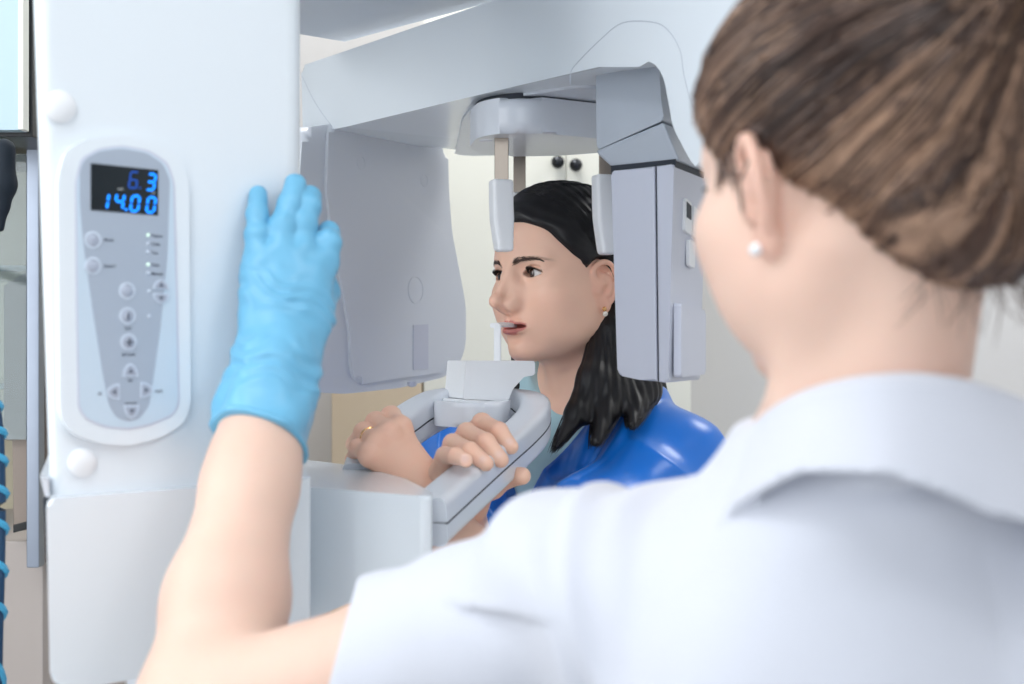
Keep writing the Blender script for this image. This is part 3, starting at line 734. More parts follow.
def skin_cols(p, hd, base, lips, hands=(), brow=None):
    c = np.repeat(np.asarray(base)[None], len(p), 0)
    n = vnoise(p*60, 3); c = c*(1+.02*n[:, None]); n = vnoise(p*14, 5); c = mixc(c, np.asarray(base)*V(1.0, .86, .84), np.clip(n, 0, 1)*.35)
    q = hd.loc(p); q[:, 0] = np.abs(q[:, 0]); hm = (q[:, 2] > -.12) & (np.linalg.norm(q, axis=1) < .2)
    w = gau(q, (.042, .065, -.024), (.024, .03, .020))*.20*hm; c = mixc(c, np.asarray(base)*V(1.05, .80, .76), w)
    w = gau(q, (0, .11, -.022), (.012, .02, .012))*.35*hm; c = mixc(c, np.asarray(base)*V(1., .80, .76), w)
    w = np.clip(1.3-np.abs(ear(q))/.003, 0, 1)*(q[:, 0] > .068)*.35*hm; c = mixc(c, np.asarray(base)*V(1., .72, .66), w)
    # lips
    x = q[:, 0]; top = -.0415-.0002-.0035*(x/.0235)**2+.0012*np.exp(-((x-.005)/.004)**2)-.0008*np.exp(-(x/.002)**2); bot = -.0588+.0085*(x/.0235)**2
    w = np.clip(np.minimum(top-q[:, 2], q[:, 2]-bot)/.0012+.5, 0, 1)*np.clip((.0240-x)/.002, 0, 1)*(q[:, 1] > .065)*hm
    c = mixc(c, lips, w*.85)
    # eye margins, darker lids (pigment of eye make-up)
    e = q-EYEC; w = np.exp(-((np.abs(e[:, 2]-.0056*np.maximum(1-(e[:, 0]/.0145)**2, 0)-.0006))/.0012)**2)*(np.abs(e[:, 0]) < .0145)*(e[:, 1] > .002)*hm
    c = mixc(c, srgb(70, 45, 40), w*.75)
    w = np.exp(-((np.abs(e[:, 2]+.0044*np.maximum(1-(e[:, 0]/.0145)**2, 0)))/.0011)**2)*(np.abs(e[:, 0]) < .0140)*(e[:, 1] > .002)*hm
    c = mixc(c, srgb(130, 85, 75), w*.45)
    if brow:
        x = q[:, 0]; t = np.clip((x-.0125)/.044, 0, 1); zc = .0272+.0048*np.sin(np.minimum(t*1.1, 1)*math.pi/2)-.0040*np.maximum(0, t-.7)/.3
        w = np.exp(-((q[:, 2]-zc-.001)/(.0026-.0014*t))**2)*np.clip((x-.0125)/.003, 0, 1)*np.clip((.057-x)/.006, 0, 1)*(q[:, 1] > .03)*hm
        c = mixc(c, brow, w*.62)
    for nails, knk in hands:
        for k in nails: c = mixc(c, srgb(238, 205, 196), np.clip(1.6-np.linalg.norm(p-k, axis=1)/.0036, 0, 1)*.6)
        for k in knk: c = mixc(c, np.asarray(base)*V(1.0, .78, .74), np.exp(-(np.linalg.norm(p-k, axis=1)/.009)**2)*.55)
    return np.clip(c, 0, 1)
def eyeball(hd, s, parent, gaze=(0, 0), name='eye'):
    c = EYEC*V(s, 1, 1); g = unit(V(gaze[0], 1, gaze[1]))
    v, q = iso(lambda p: smin(sph(p, c, .0119), sph(p, c+g*.0058, .0069), .001), c-.0145, c+.0145, .0007)
    ang = np.arccos(np.clip(((v-c)/np.linalg.norm(v-c, axis=1)[:, None])@g, -1, 1))*.0119
    col = np.repeat(np.array([srgb(232, 226, 222)]), len(v), 0)
    col = mixc(col, srgb(62, 38, 26), np.clip((.0061-ang)/.0005, 0, 1)); col = mixc(col, srgb(25, 16, 14), np.clip((.0064-ang)/.0004, 0, 1)*np.clip((ang-.0052)/.0004, 0, 1))
    col = mixc(col, (.004, .004, .004), np.clip((.0026-ang)/.0004, 0, 1))
    return mesh_np(name, hd.wor(v), q, EYEM, parent, col)
def brow_lash(hd, skinf, parent, colr=(.075, .045, .033)):
    for s in (1, -1):
        st, en = [], []
        for i in range(330):
            t = rng.random(); x = .0125+.044*t; z = .0272+.0048*math.sin(min(t*1.1, 1)*math.pi/2)-.0040*max(0, t-.7)/.3+rng.normal()*.0019*(1.2-t)
            st.append((s*x, .095-.35*max(0, x-.02), z)); L = .0065*(1.1-.5*t); a = .75-1.15*t
            en.append((s*(x+L*math.cos(a)), .095-.35*max(0, x-.02), z+L*math.sin(a)*.55))
        st = project(skinf, np.array(st), .0001, 5); en = project(skinf, np.array(en), .0004, 5)
        v, q, c = tubes([hd.wor(np.linspace(a, b, 4)) for a, b in zip(st, en)], [.00025]*len(st), [colr]*len(st), 3)
        mesh_np('eyebrow', v, q, HAIRM, parent, c)
        P_, R_2 = [], []
        for i in range(46):
            x = -.0130+.0268*(i/45); z = .0054*(1-(x/.0142)**2)+.0002; k = EYEC+V(x, math.sqrt(max(.0138**2-x*x-z*z, 1e-8)), z); k[0] *= s
            dr = V((x*.5+.001)*s*60, 1, .28); dr = unit(dr); L = .0062*(.55+.45*min(1, (x+.013)/.016))
            P_.append(hd.wor(np.array([k-dr*.001, k+dr*L*.5-V(0, 0, .0004), k+dr*L+V(0, 0, .0016)]))); R_2.append(V(.00035, .0003, .0001))
        v, q, c = tubes(P_, R_2, [(.004, .003, .003)]*len(P_), 3); mesh_np('eyelashes', v, q, HAIRM, parent, c)
EYEM = vcol_mat(mat('eye_surface', (1, 1, 1), .08, coat=.6))
HAIRM = vcol_mat(mat('fine_hair', (1, 1, 1), .42, spec=.4))
def hair_mat(name, rough, spec=.5):
    m = vcol_mat(mat(name, (1, 1, 1), rough, spec=spec)); b = m.node_tree.nodes['Principled BSDF']
    b.inputs['Sheen Weight'].default_value = .0; return m
# ------------------------------------------------ patient
th = math.radians(58); fP = V(-math.cos(th), -math.sin(th), 0); lP = V(math.sin(th), -math.cos(th), 0)
thh = math.radians(40); fH = V(-math.cos(thh), -math.sin(thh), 0)
HP = Head((.0635, 1.75, 1.517), fH, pitch=math.radians(0), roll=math.radians(1.5), sc=(.95, .985, 1))
skinP = vcol_mat(mat('patient_skin', (1, 1, 1), .46, sss=.12, bump=.12, bscale=900))
pat = empty('person', (.085, 1.78, 0), 'dark-haired woman in a blue protective apron biting the machine\'s white bite stick', 'person')
TC = V(.070, 1.785, 0); RT = np.stack([lP, -fP, V(0, 0, 1)], 1)
def tp(l, f, z): return TC+lP*l+fP*f+V(0, 0, z)
SL, SR = tp(.152, .005, 1.302), tp(-.152, .005, 1.302)
# hands: index, middle, ring, little
A_MC = [P(463, 441, 1.49), P(452, 451, 1.455), P(445, 461, 1.42), P(440, 472, 1.385)]
A_PI = [P(482, 423, 1.455), P(467, 433, 1.425), P(453, 444, 1.385), P(445, 456, 1.345)]
A_DI = [P(499, 431, 1.42), P(486, 442, 1.383), P(470, 451, 1.343), P(456, 456, 1.31)]
A_TI = [P(511, 447, 1.41), P(501, 460, 1.372), P(486, 463.5, 1.33), P(466, 460.5, 1.295)]
A_W = P(462, 507, 1.50); A_TH = [P(470, 495, 1.50), P(492, 487, 1.475), P(508, 477, 1.455), P(522, 476, 1.435)]
B_MC = [P(401, 427, 1.445), P(389, 434, 1.43), P(377, 443, 1.42), P(369, 456, 1.41)]
B_PI = [P(391, 416, 1.475), P(376, 422, 1.463), P(364, 432, 1.45), P(358, 448, 1.435)]
B_DI = [P(381, 428, 1.50), P(366, 434, 1.487), P(355, 444, 1.475), P(353, 460, 1.46)]
B_TI = [P(388, 442, 1.515), P(373, 448, 1.505), P(362, 458, 1.49), P(360, 468, 1.475)]
B_W = P(424, 489, 1.44); B_TH = [P(415, 470, 1.46), P(403, 455, 1.49), P(395, 447, 1.52), P(384, 446, 1.53)]
EL = P(500, 628, 1.47); ER = tp(-.13, .02, 1.07)
def nail_pts(MC, PI_, DI, TI):
    out = []
    for a, b, c in zip(PI_, DI, TI):
        n = unit(b-(a+c)/2); out.append(c*.8+b*.2+n*.0062)
    return out
def armA(p): return hand_sdf(p, A_W, A_MC, A_PI, A_DI, A_TI, A_TH, .0096)
def armB(p): return hand_sdf(p, B_W, B_MC, B_PI, B_DI, B_TI, B_TH, .0100)
def limbs(p):
    d = smin(near(p, B_W+V(-.04, .0, .03), .15, armB), chain(p, [B_W, (B_W*.45+EL*.55), EL, SL], [.0245, .036, .040, .047], .02), .02)
    e = smin(near(p, A_W+V(0, -.05, .05), .16, armA), chain(p, [A_W, (A_W*.45+ER*.55), ER, SR], [.0245, .036, .040, .047], .02), .02)
    return np.minimum(d, e)
def torso(p):
    q = (p-TC)@RT   # x left, y back, z up
    x = np.abs(q[:, 0]); s = np.stack([x, q[:, 1], q[:, 2]], 1)
    d = ell(s, (0, .0, 1.20), (.150, .100, .19))
    d = smin(d, ell(s, (0, .0, .98), (.130, .095, .20)), .08)
    d = smin(d, ell(s, (0, .01, .86), (.165, .115, .14)), .08)
    d = smin(d, cap(s, (.05, .01, 1.335), (.150, -.002, 1.298), .038, .040), .05)
    d = smin(d, cap(s, (.02, .025, 1.40), (.12, .01, 1.328), .033, .028), .04)
    d = smin(d, ell(s, (.068, -.070, 1.195), (.058, .048, .056)), .03)
    return d
def headP(p): return head_neck(HP.loc(p), nb=(0, -.050, -.15), r1=.045, r2=.046, openm=.0030, jaww=.97)
def bodyP(p):
    d = smin(torso(p), near(p, HP.o, .34, headP), .03)
    return smin(d, limbs(p), .02)
h1 = iso(bodyP, HP.o+V(-.14, -.15, -.23), HP.o+V(.14, .15, .15), .0016)
b1_ = iso(bodyP, (-.20, 1.25, 1.12), (.10, 1.60, 1.44), .0021)
b2_ = iso(bodyP, (-.20, 1.25, .80), (.34, 2.02, 1.30), .006)
v, q = join(h1, b1_, b2_)
hands = [(nail_pts(A_MC, A_PI, A_DI, A_TI), A_PI+A_DI), ([], B_MC+B_PI)]
bodyo = mesh_np('body', v, q, skinP, pat, skin_cols(v, HP, srgb(243, 198, 174), srgb(200, 110, 106), hands, srgb(92, 62, 50)))
for s in (1, -1): eyeball(HP, s, bodyo, (.10, -.02))
brow_lash(HP, lambda p: head(p), bodyo)
mth = ell
tv, tq = iso(lambda p: smax(np.abs(ell(p, (0, .045, -.0485), (.022, .035, .008)))-.0, ell(p, (0, .060, -.0470), (.020, .0255, .0028)), .001), (-.03, .0, -.06), (.03, .1, -.03), .0012)
mesh_np('teeth', HP.wor(tv), tq, M['white'], bodyo)
# shirt with buttons
shirtM = mat('pale_aqua_jersey', srgb(176, 212, 222), .8, sheen=.2, noise=.02, nscale=30, bump=.25, bscale=500)
def arm_up(p, a, b, ra, rb): return cap(p, a, b, ra, rb)
def shirtf(p):
    d = smin(torso(p), np.minimum(cap(p, SL, SL*.40+EL*.60, .042, .047), cap(p, SR, SR*.4+ER*.6, .042, .047)), .02)
    d = smin(d, cap((p-TC)@RT, (0, .03, 1.36), (0, .02, 1.40), .052, .048), .04)-.006-.0012*vnoise(p*V(40, 40, 14), 2)
    q = (p-TC)@RT; t = cap(q, (0, -.02, 1.47), (0, -.115, 1.385), .060, .040)
    d = smax(d, -t, .004); d = smax(d, p[:, 2]-1.435, .004)
    return smax(d, .84-p[:, 2], .004)
sv, sq = iso(shirtf, (-.22, 1.40, .82), (.36, 2.04, 1.45), .0035)
so = mesh_np('shirt', sv, sq, shirtM, bodyo)
bn = mat('aqua_shirt_button', srgb(120, 190, 200), .3)
for px, py in ((529, 442), (521, 460), (513, 483)):
    q0 = P(px, py, 1.60); 
    for _ in range(60):
        f0 = shirtf(q0[None])[0]
        if f0 < .0008: break
        q0 = C0+(q0-C0)*(1+f0*.7/np.linalg.norm(q0-C0))
    e = .002; n = V(*[shirtf((q0+np.eye(3)[i]*e)[None])[0]-shirtf((q0-np.eye(3)[i]*e)[None])[0] for i in range(3)])
    k = disc('button', q0, n, .0058, .0016, bn, so, ring=.0036); disc('button_centre', q0, n, .0036, .0010, bn, k)
# apron
apM = vcol_mat(mat('blue_satin_apron', (1, 1, 1), .30, spec=.7, sheen=.1, bump=.12, bscale=160))
SLo = SL+lP*.030+V(0, 0, -.045); SRo = SR-lP*.030+V(0, 0, -.045)
def neckcut(p):
    q = (p-TC)@RT
    x = np.abs(q[:, 0]); zz = np.clip((q[:, 2]-1.262)/.13, 0, 1.6); w = .012+.078*zz
    return np.maximum(np.maximum(x-w, 1.262-q[:, 2])*.85, q[:, 1]+.0)
def apronf(p):
    q = (p-TC)@RT; s = np.stack([np.abs(q[:, 0]), q[:, 1], q[:, 2]], 1)
    d = torso(p)
    for S_, So_, E_, sg in ((SL, SLo, EL, 1), (SR, SRo, ER, -1)):
        e = smin(cap(p, S_, So_, .040, .034), cap(p, S_, S_*.50+E_*.50, .044, .050), .02)
        a = unit(E_-S_+lP*sg*.08); e = smax(e, (p-S_)@a-.135, .006)
        d = smin(d, e, .03)
    d = smin(d, ell(s, (0, -.03, 1.05), (.165, .12, .26)), .06)
    fold = .0075*(1-np.abs(np.sin(q[:, 0]*34+3.5*vnoise(p*7, 8)+q[:, 2]*15))*2)*np.clip((1.39-p[:, 2])/.1, 0, 1)+.003*vnoise(p*V(22, 22, 9), 4)
    # draped ridge running from shoulder to chest
    r1_ = np.exp(-((q[:, 0]-.118+.25*(1.36-q[:, 2]))/.010)**2)*(q[:, 1] < .03)*.008
    r2_ = np.exp(-((q[:, 0]-.075+.10*(1.36-q[:, 2]))/.012)**2)*(q[:, 1] < .03)*.005
    d = d-.014-fold-r1_-r2_
    c = cap(q, (0, .015, 1.33), (0, .020, 1.50), .066, .075)
    d = smax(d, -c, .005); d = smax(d, -neckcut(p), .004)
    return smax(d, .70-p[:, 2], .004)
av, aq = iso(apronf, (-.26, 1.36, .68), (.38, 2.10, 1.45), .0032)
blue = V(*srgb(0, 118, 222))
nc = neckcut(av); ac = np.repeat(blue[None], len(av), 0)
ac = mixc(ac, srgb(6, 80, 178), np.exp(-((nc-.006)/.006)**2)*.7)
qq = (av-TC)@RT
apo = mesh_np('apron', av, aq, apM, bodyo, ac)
# inner dark lining seen at the far side is the apron itself; trousers and shoes below the frame
def lower(p, TCx, R, zt=.93):
    q = (p-TCx)@R; s = np.stack([np.abs(q[:, 0]), q[:, 1], q[:, 2]], 1)
    d = ell(s, (0, .01, .88), (.175, .125, .13))
    d = smin(d, cap(s, (.085, .01, .84), (.095, .00, .50), .085, .058), .05)
    d = smin(d, cap(s, (.095, .00, .50), (.10, .02, .09), .058, .042), .04)
    return smax(d, p[:, 2]-zt, .01)
def shoes(p, TCx, R, sg):
    q = (p-TCx)@R; c = V(.10*sg, -.02, 0)
    d = smin(ell(q, c+V(0, -.05, .030), (.043, .12, .035)), cap(q, c+V(0, .045, .03), c+V(0, .04, .09), .036, .038), .03)
    return smax(d, .002-q[:, 2], .004)
def dress_legs(TCx, R, parent, m, ms):
    v, q = iso(lambda p: lower(p, TCx, R), TCx+V(-.3, -.3, .05), TCx+V(.3, .3, .96), .010); mesh_np('trousers', v, q, m, parent)
    for sg in (1, -1):
        v, q = iso(lambda p: shoes(p, TCx, R, sg), TCx+V(-.3, -.3, -.01), TCx+V(.3, .3, .14), .008); mesh_np('shoe', v, q, ms, parent)
denim = mat('dark_denim', srgb(40, 50, 72), .8, noise=.1, nscale=80); shoeM = mat('white_shoe', srgb(225, 225, 225), .5)
dress_legs(TC, RT, bodyo, denim, shoeM)
# hair
hairP = hair_mat('black_hair', .40, .4)
LOCK = [([P(612, 275, 1.765), P(604, 330, 1.72), P(592, 380, 1.675), P(576, 415, 1.645), P(556, 447, 1.60)], [.014, .017, .017, .013, .003]),
        ([P(620, 270, 1.77), P(620, 340, 1.72), P(612, 395, 1.68), P(596, 442, 1.61)], [.026, .026, .022, .006]),
        ([P(635, 290, 1.77), P(638, 350, 1.75), P(640, 390, 1.70), P(632, 425, 1.635)], [.030, .030, .024, .006]),
        ([P(645, 300, 1.80), P(648, 360, 1.79), P(655, 390, 1.77), P(671, 420, 1.75)], [.030, .022, .012, .003]),
        ([P(595, 260, 1.84), P(605, 340, 1.87), P(612, 430, 1.88)], [.045, .045, .03]),
        ([P(552, 290, 1.84), P(532, 350, 1.835), P(522, 398, 1.80), P(518, 425, 1.78)], [.024, .024, .020, .008])]
def hairPf(p):
    q = HP.loc(p); x = np.abs(q[:, 0])
    d = ell(q, (0, -.015, .047), (.0800, .1010, .0865)); d = smin(d, ell(q, (0, .024, .052), (.067, .0685, .069)), .03)
    yy = q[:, 1]
    A = (.012+.95*np.maximum(yy-.014, 0)-.002*np.sin(yy*160))-q[:, 2]; B = yy+.018
    d = smax(d, np.minimum(A, B)*.75, .008)
    d = smax(d, (-.055-q[:, 2]), .02)
    # ridge of combed hair
    d = d-.0004*np.sin(np.arctan2(q[:, 2]-.02, q[:, 1]+.02)*46+4*vnoise(q*25, 7))
    k = None
    for pts, r in LOCK:
        e = chain(p, pts, r, .012); k = e if k is None else smin(k, e, .014)
    k = k+.0006*np.sin(np.arctan2(p[:, 1]-1.75, p[:, 0]-.11)*55+3*vnoise(p*V(20, 20, 6), 5))
    d = smin(d, k, .018)
    # keep clear of the face side of the ear
    e = ell(np.stack([x, q[:, 1], q[:, 2]], 1), (.078, .003, .000), (.022, .024, .033))
    return smax(d, -e, .005)
hv, hq = iso(hairPf, HP.o+V(-.14, -.20, -.26), HP.o+V(.17, .20, .16), .0026)
blk = V(*srgb(20, 19, 22))
hc = blk*(1+.5*vnoise(hv*V(120, 120, 30), 3)[:, None])
paths, rads, cols = [], [], []
# combed strands over the scalp
for i in range(1500):
    y0 = rng.uniform(-.07, .074); s = 1 if rng.random() < .75 else -1
    a = V(.004*s+rng.normal()*.003, y0, .14-.25*max(0, y0)**1.2); bq = V(.082*s, rng.uniform(-.060, -.022), rng.uniform(-.02, .045))
    mid = V(.078*s, max(bq[1], y0*.62+bq[1]*.38-.003), .055+.020*rng.random()); mid[2] = max(mid[2], .032+1.05*max(mid[1]-.02, 0))
    pt = lerp_path([HP.wor(a), HP.wor(mid), HP.wor(bq)], 12); paths.append(pt)
pp_ = project(hairPf, np.concatenate(paths), .0002, 3).reshape(-1, 12, 3)
keep = [i for i in range(len(pp_)) if np.linalg.norm(np.diff(pp_[i], axis=0), axis=1).max() < .04]
paths = [pp_[i] for i in keep]; rads = [.00045]*len(paths)
for pts, r in LOCK:
    for i in range(230):
        a = rng.random()*6.283; rr = .55+.52*rng.random(); n = 14
        lp = lerp_path(pts, n); ri = np.interp(np.linspace(0, 1, n), np.linspace(0, 1, len(r)), r)
        o = V(math.cos(a), math.sin(a)*.8, math.sin(a)*.25)
        ext = (lp[-1]-lp[-2])*rng.uniform(-.5, .8)
        lp = lp+o*(ri*rr)[:, None]+rng.normal(size=3)*.0015*np.linspace(0, 1, n)[:, None]+ext*(np.linspace(0, 1, n)**4)[:, None]
        paths.append(lp); rads.append(.0004)
cols = [blk*rng.uniform(.7, 1.35) for _ in paths]
sv_, sq_, sc_ = tubes(paths, rads, cols, 3)
v, q = join((hv, hq), (sv_, sq_)); mesh_np('hair', v, q, hairP, bodyo, np.clip(np.concatenate([hc, sc_]), 0, 1))
# earring and ring
gold = mat('gold', srgb(230, 180, 120), .2, metal=1.); pearl = mat('pearl', srgb(240, 232, 220), .2, coat=.5)
eq_ = HP.wor(V(-.0755, .000, -.0290))
lE = -HP.R[:, 0]
er = disc('earring', eq_+lE*.002, lE, .0028, .002, gold, bodyo, dome=.001)
v, q = iso(lambda p: sph(p, eq_+lE*.004+V(0, 0, -.006), .0033), eq_-.02, eq_+.02, .0008); mesh_np('pearl_drop', v, q, pearl, er)
ax = unit(B_PI[2]-B_MC[2]); s_, w_ = frame_for(ax); cR = (B_PI[2]*.55+B_MC[2]*.45)
ring = [cR+(s_*math.cos(a)+w_*math.sin(a))*.0098 for a in np.linspace(0, 2*math.pi, 25)]
sweep('finger_ring', ring, circ(.0011, 8), gold, bodyo)
# ------------------------------------------------ technician, seen from behind her left shoulder
ph = math.radians(31); fT = V(-math.sin(ph), math.cos(ph), 0)
HT = Head((.1880, .746, 1.525), fT, pitch=math.radians(6))
pt_ = math.radians(14); fB = V(-math.sin(pt_), math.cos(pt_), 0); lB = V(-math.cos(pt_), -math.sin(pt_), 0)
tec = empty('person', (.23, .78, 0), 'brown-haired woman in a white polo shirt and blue glove, seen from behind', 'person')
TT = V(.215, .775, 0); RB = np.stack([lB, -fB, V(0, 0, 1)], 1)
def tb(l, f, z): return TT+lB*l+fB*f+V(0, 0, z)
S1 = P(600, 600, .80); S2 = tb(-.165, -.01, 1.305)
E1 = P(203, 712, .955); W1 = P(268, 398, 1.115)
E2 = tb(-.21, .06, 1.04); W2 = tb(-.17, .26, .98)
G_MC = [P(324, 262, 1.168), P(300, 255, 1.160), P(276, 258, 1.150), P(256, 270, 1.142)]
G_PI = [P(328, 243, 1.170), P(303, 225, 1.166), P(282, 226, 1.156), P(256, 234, 1.150)]
G_DI = [P(328.5, 234, 1.185), P(307, 207, 1.174), P(289, 203, 1.166), P(257.5, 214, 1.158)]
G_TI = [P(327, 231, 1.198), P(310, 197, 1.182), P(295, 185, 1.175), P(259, 194, 1.168)]
G_W = P(275, 370, 1.122); G_TH = [P(292, 350, 1.135), P(316, 318, 1.165), P(324, 292, 1.20), P(322, 272, 1.225)]
def palmfill(p):
    c = (G_MC[1]+G_MC[2]+G_W)/3; n = unit(np.cross(G_MC[0]-G_W, G_MC[3]-G_W)); u = unit((G_MC[1]+G_MC[2])/2-G_W); R = np.stack([np.cross(u, n), n, u], 1)
    return ell(p, (G_MC[0]+G_MC[3]+G_W*1.1)/3.1, (.037, .0165, .062), R)
def glove0(p):
    d = hand_sdf(p, G_W, G_MC, G_PI, G_DI, G_TI, G_TH, .0094)
    d = smin(d, palmfill(p), .012)
    return smin(d, chain(p, [G_W, W1, W1*.8+E1*.2], [.027, .0300, .0345], .02), .025)
def torsoT(p):
    q = (p-TT)@RB; s = np.stack([np.abs(q[:, 0]), q[:, 1], q[:, 2]], 1)
    d = ell(s, (0, .0, 1.19), (.165, .105, .20))
    d = smin(d, ell(s, (0, .0, .98), (.135, .10, .20)), .08); d = smin(d, ell(s, (0, .01, .86), (.165, .12, .14)), .08)
    d = smin(d, ell(s, (.075, .040, 1.26), (.075, .055, .085)), .05)
    d = smin(d, cap(p, tb(.05, 0, 1.315), S1+V(.01, -.005, .0), .045, .049), .04)
    d = smin(d, cap(p, tb(-.05, 0, 1.335), S2, .048, .054), .05)
    for s_, S_ in ((1, S1), (-1, S2)): d = smin(d, cap(p, tb(.025*s_+.03, -.005, 1.372), S_*.72+tb(0, -.02, 1.335)*.28, .036, .040), .03)
    d = smin(d, ell(s, (.068, -.075, 1.19), (.06, .05, .056)), .03)
    return d
NBT = tuple(HT.loc(V(.182, .738, 1.375)))
def headT(p): return head_neck(HT.loc(p), nb=NBT, r1=.036, r2=.040)
def armT(p):
    d = chain(p, [S1, E1*.5+S1*.5, E1], [.044, .038, .0405], .012)
    f = chain(p, [E1, E1*.68+W1*.32, E1*.3+W1*.7, W1, G_W], [.0415, .0420, .0335, .0270, .024], .02)
    return smin(d, f, .03)
def bodyT(p):
    d = smin(torsoT(p), near(p, HT.o, .34, headT), .035)
    d = smin(d, armT(p), .02)
    d = smin(d, chain(p, [S2, E2, W2], [.050, .038, .027], .02), .02)
    hr = near(p, (G_W+G_MC[1])/2, .17, lambda k: glove0(k)+.0022)
    h2 = hand_sdf(p, W2, [W2+V(-.01*i, .075, -.01) for i in (3, 1, -1, -3)], [W2+V(-.011*i, .10, -.03) for i in (3, 1, -1, -3)], [W2+V(-.011*i, .105, -.055) for i in (3, 1, -1, -3)], [W2+V(-.011*i, .10, -.075) for i in (3, 1, -1, -3)], [W2+V(-.02, .02, -.01), W2+V(-.045, .05, -.02), W2+V(-.05, .07, -.035), W2+V(-.05, .085, -.05)], .0088)
    d = smin(d, h2, .015)
    return smin(d, hr, .012)
skinT = vcol_mat(mat('technician_skin', (1, 1, 1), .48, sss=.12, bump=.1, bscale=900))
h1 = iso(bodyT, HT.o+V(-.15, -.16, -.22), HT.o+V(.15, .16, .15), .0024)
a1 = iso(bodyT, (-.30, .80, 1.08), (.0, 1.26, 1.62), .0030)
a2 = iso(bodyT, (.0, .55, .80), (.50, 1.15, 1.42), .008)
v, q = join(h1, a1, a2)
tbody = mesh_np('body', v, q, skinT, tec, skin_cols(v, HT, srgb(226, 192, 174), srgb(196, 112, 110)))
for s in (1, -1): eyeball(HT, s, tbody, (0, -.1))
brow_lash(HT, lambda p: head(p), tbody, (.10, .06, .04))
# glove
gloveM = mat('light_blue_nitrile', srgb(112, 182, 217), .36, spec=.5, sss=.05, sssr=(.4, .8, 1), noise=.02, nscale=20)
AXW = unit(W1-E1); cuff0 = W1*.93+E1*.07
def glovef(p):
    d = glove0(p)
    t = (p-G_W)@unit(G_MC[1]-G_W)
    s, w = frame_for(AXW)
    x = (p-W1)@AXW; ang = np.arctan2((p-W1)@w, (p-W1)@s)
    # loose gathered cuff
    loose = np.clip((.055-x)/.07, 0, 1)
    d = d-.0016-loose*(.0030+.0014*np.sin(ang*5+x*60+2*vnoise(p*30, 3)))
    # creases across the back of the hand and at the wrist
    cr = np.sin(((p-G_W)@unit(G_MC[1]-G_W))*430+vnoise(p*38, 6)*5.5+((p-G_W)@V(.6, 0, .3))*60)
    m = np.exp(-((t-.058)/.018)**2)*.55+np.exp(-((t+.004)/.016)**2)*.9
    d = d-.0013*cr*m-.0009*vnoise(p*90, 9)-.0020*vnoise(p*30, 10)
    d = smax(d, -((p-cuff0)@unit(AXW+V(.18, 0, .0))+.022), .002)
    # rolled rim
    rimd = np.abs((p-cuff0)@unit(AXW+V(.18, 0, .0))+.020)
    return np.where(rimd < .02, smin(d, np.sqrt(rimd**2+(d+.000)**2)-.0016, .001), d)
gv, gq = iso(glovef, P(200, 470, 1.16)-V(0, .12, .02), P(365, 150, 1.14)+V(0, .14, .0), .0019)
mesh_np('glove', gv, gq, gloveM, tbody)
# polo shirt
poloM = mat('white_pique_cotton', srgb(208, 211, 221), .85, sheen=.25, noise=.012, nscale=60, bump=.35, bscale=420)
aU = unit(E1-S1); HEM = P(330, 680, .895); HN = unit(np.cross(P(347, 612, .88)-P(326, 690, .90), P(337, 650, .89)-C0)); HN = HN*np.sign(HN@aU)
CT = V(.190, .738, 0)
def collar(p):
    q = p-CT; ax = V(.06, -.10, 1); z = q[:, 2]
    a = math.atan2(-1, 0); an = np.arctan2(q[:, 1], q[:, 0])
    back = .5-.5*np.sin(an)   # 1 at the camera side (nape)
    ztop = 1.373+.057*back; h = .5*np.interp(an, [-3.15, -2.75, -2.2, -1.75, -1.2, -.3, 3.15], [.062, .046, .034, .038, .056, .062, .062])
    rho = np.sqrt((np.where(q[:, 0] > 0, q[:, 0]/1.32, q[:, 0]/.94))**2+q[:, 1]**2); 
    t = np.clip((ztop-z)/(2*h), 0, 1.2)
    R1 = .0645+.023*t**1.3
    outer = np.stack([np.abs(rho-R1)-.0020, np.abs(z-(ztop-h))-h], 1)
    o = np.linalg.norm(np.maximum(outer, 0), axis=1)+np.minimum(outer.max(1), 0)-.0030
    R2 = .058+.004*t
    inn = np.stack([np.abs(rho-R2)-.0008, np.abs(z-(ztop-.022))-.024], 1)
    i = np.linalg.norm(np.maximum(inn, 0), axis=1)+np.minimum(inn.max(1), 0)-.0022
    top = np.sqrt((rho-.0615)**2+(z-ztop-.001)**2)-.0042
    d = smin(smin(o, top, .004), i, .003)
    # open at the throat
    cut = np.maximum(q[:, 1]*.9-.02+.0*z, np.abs(q@unit(V(.75, .66, 0)))*0-1)
    thr = ell(p, HT.wor(V(0, .045, -.155)), (.030, .055, .06), HT.R)
    return smax(d, -thr, .004)
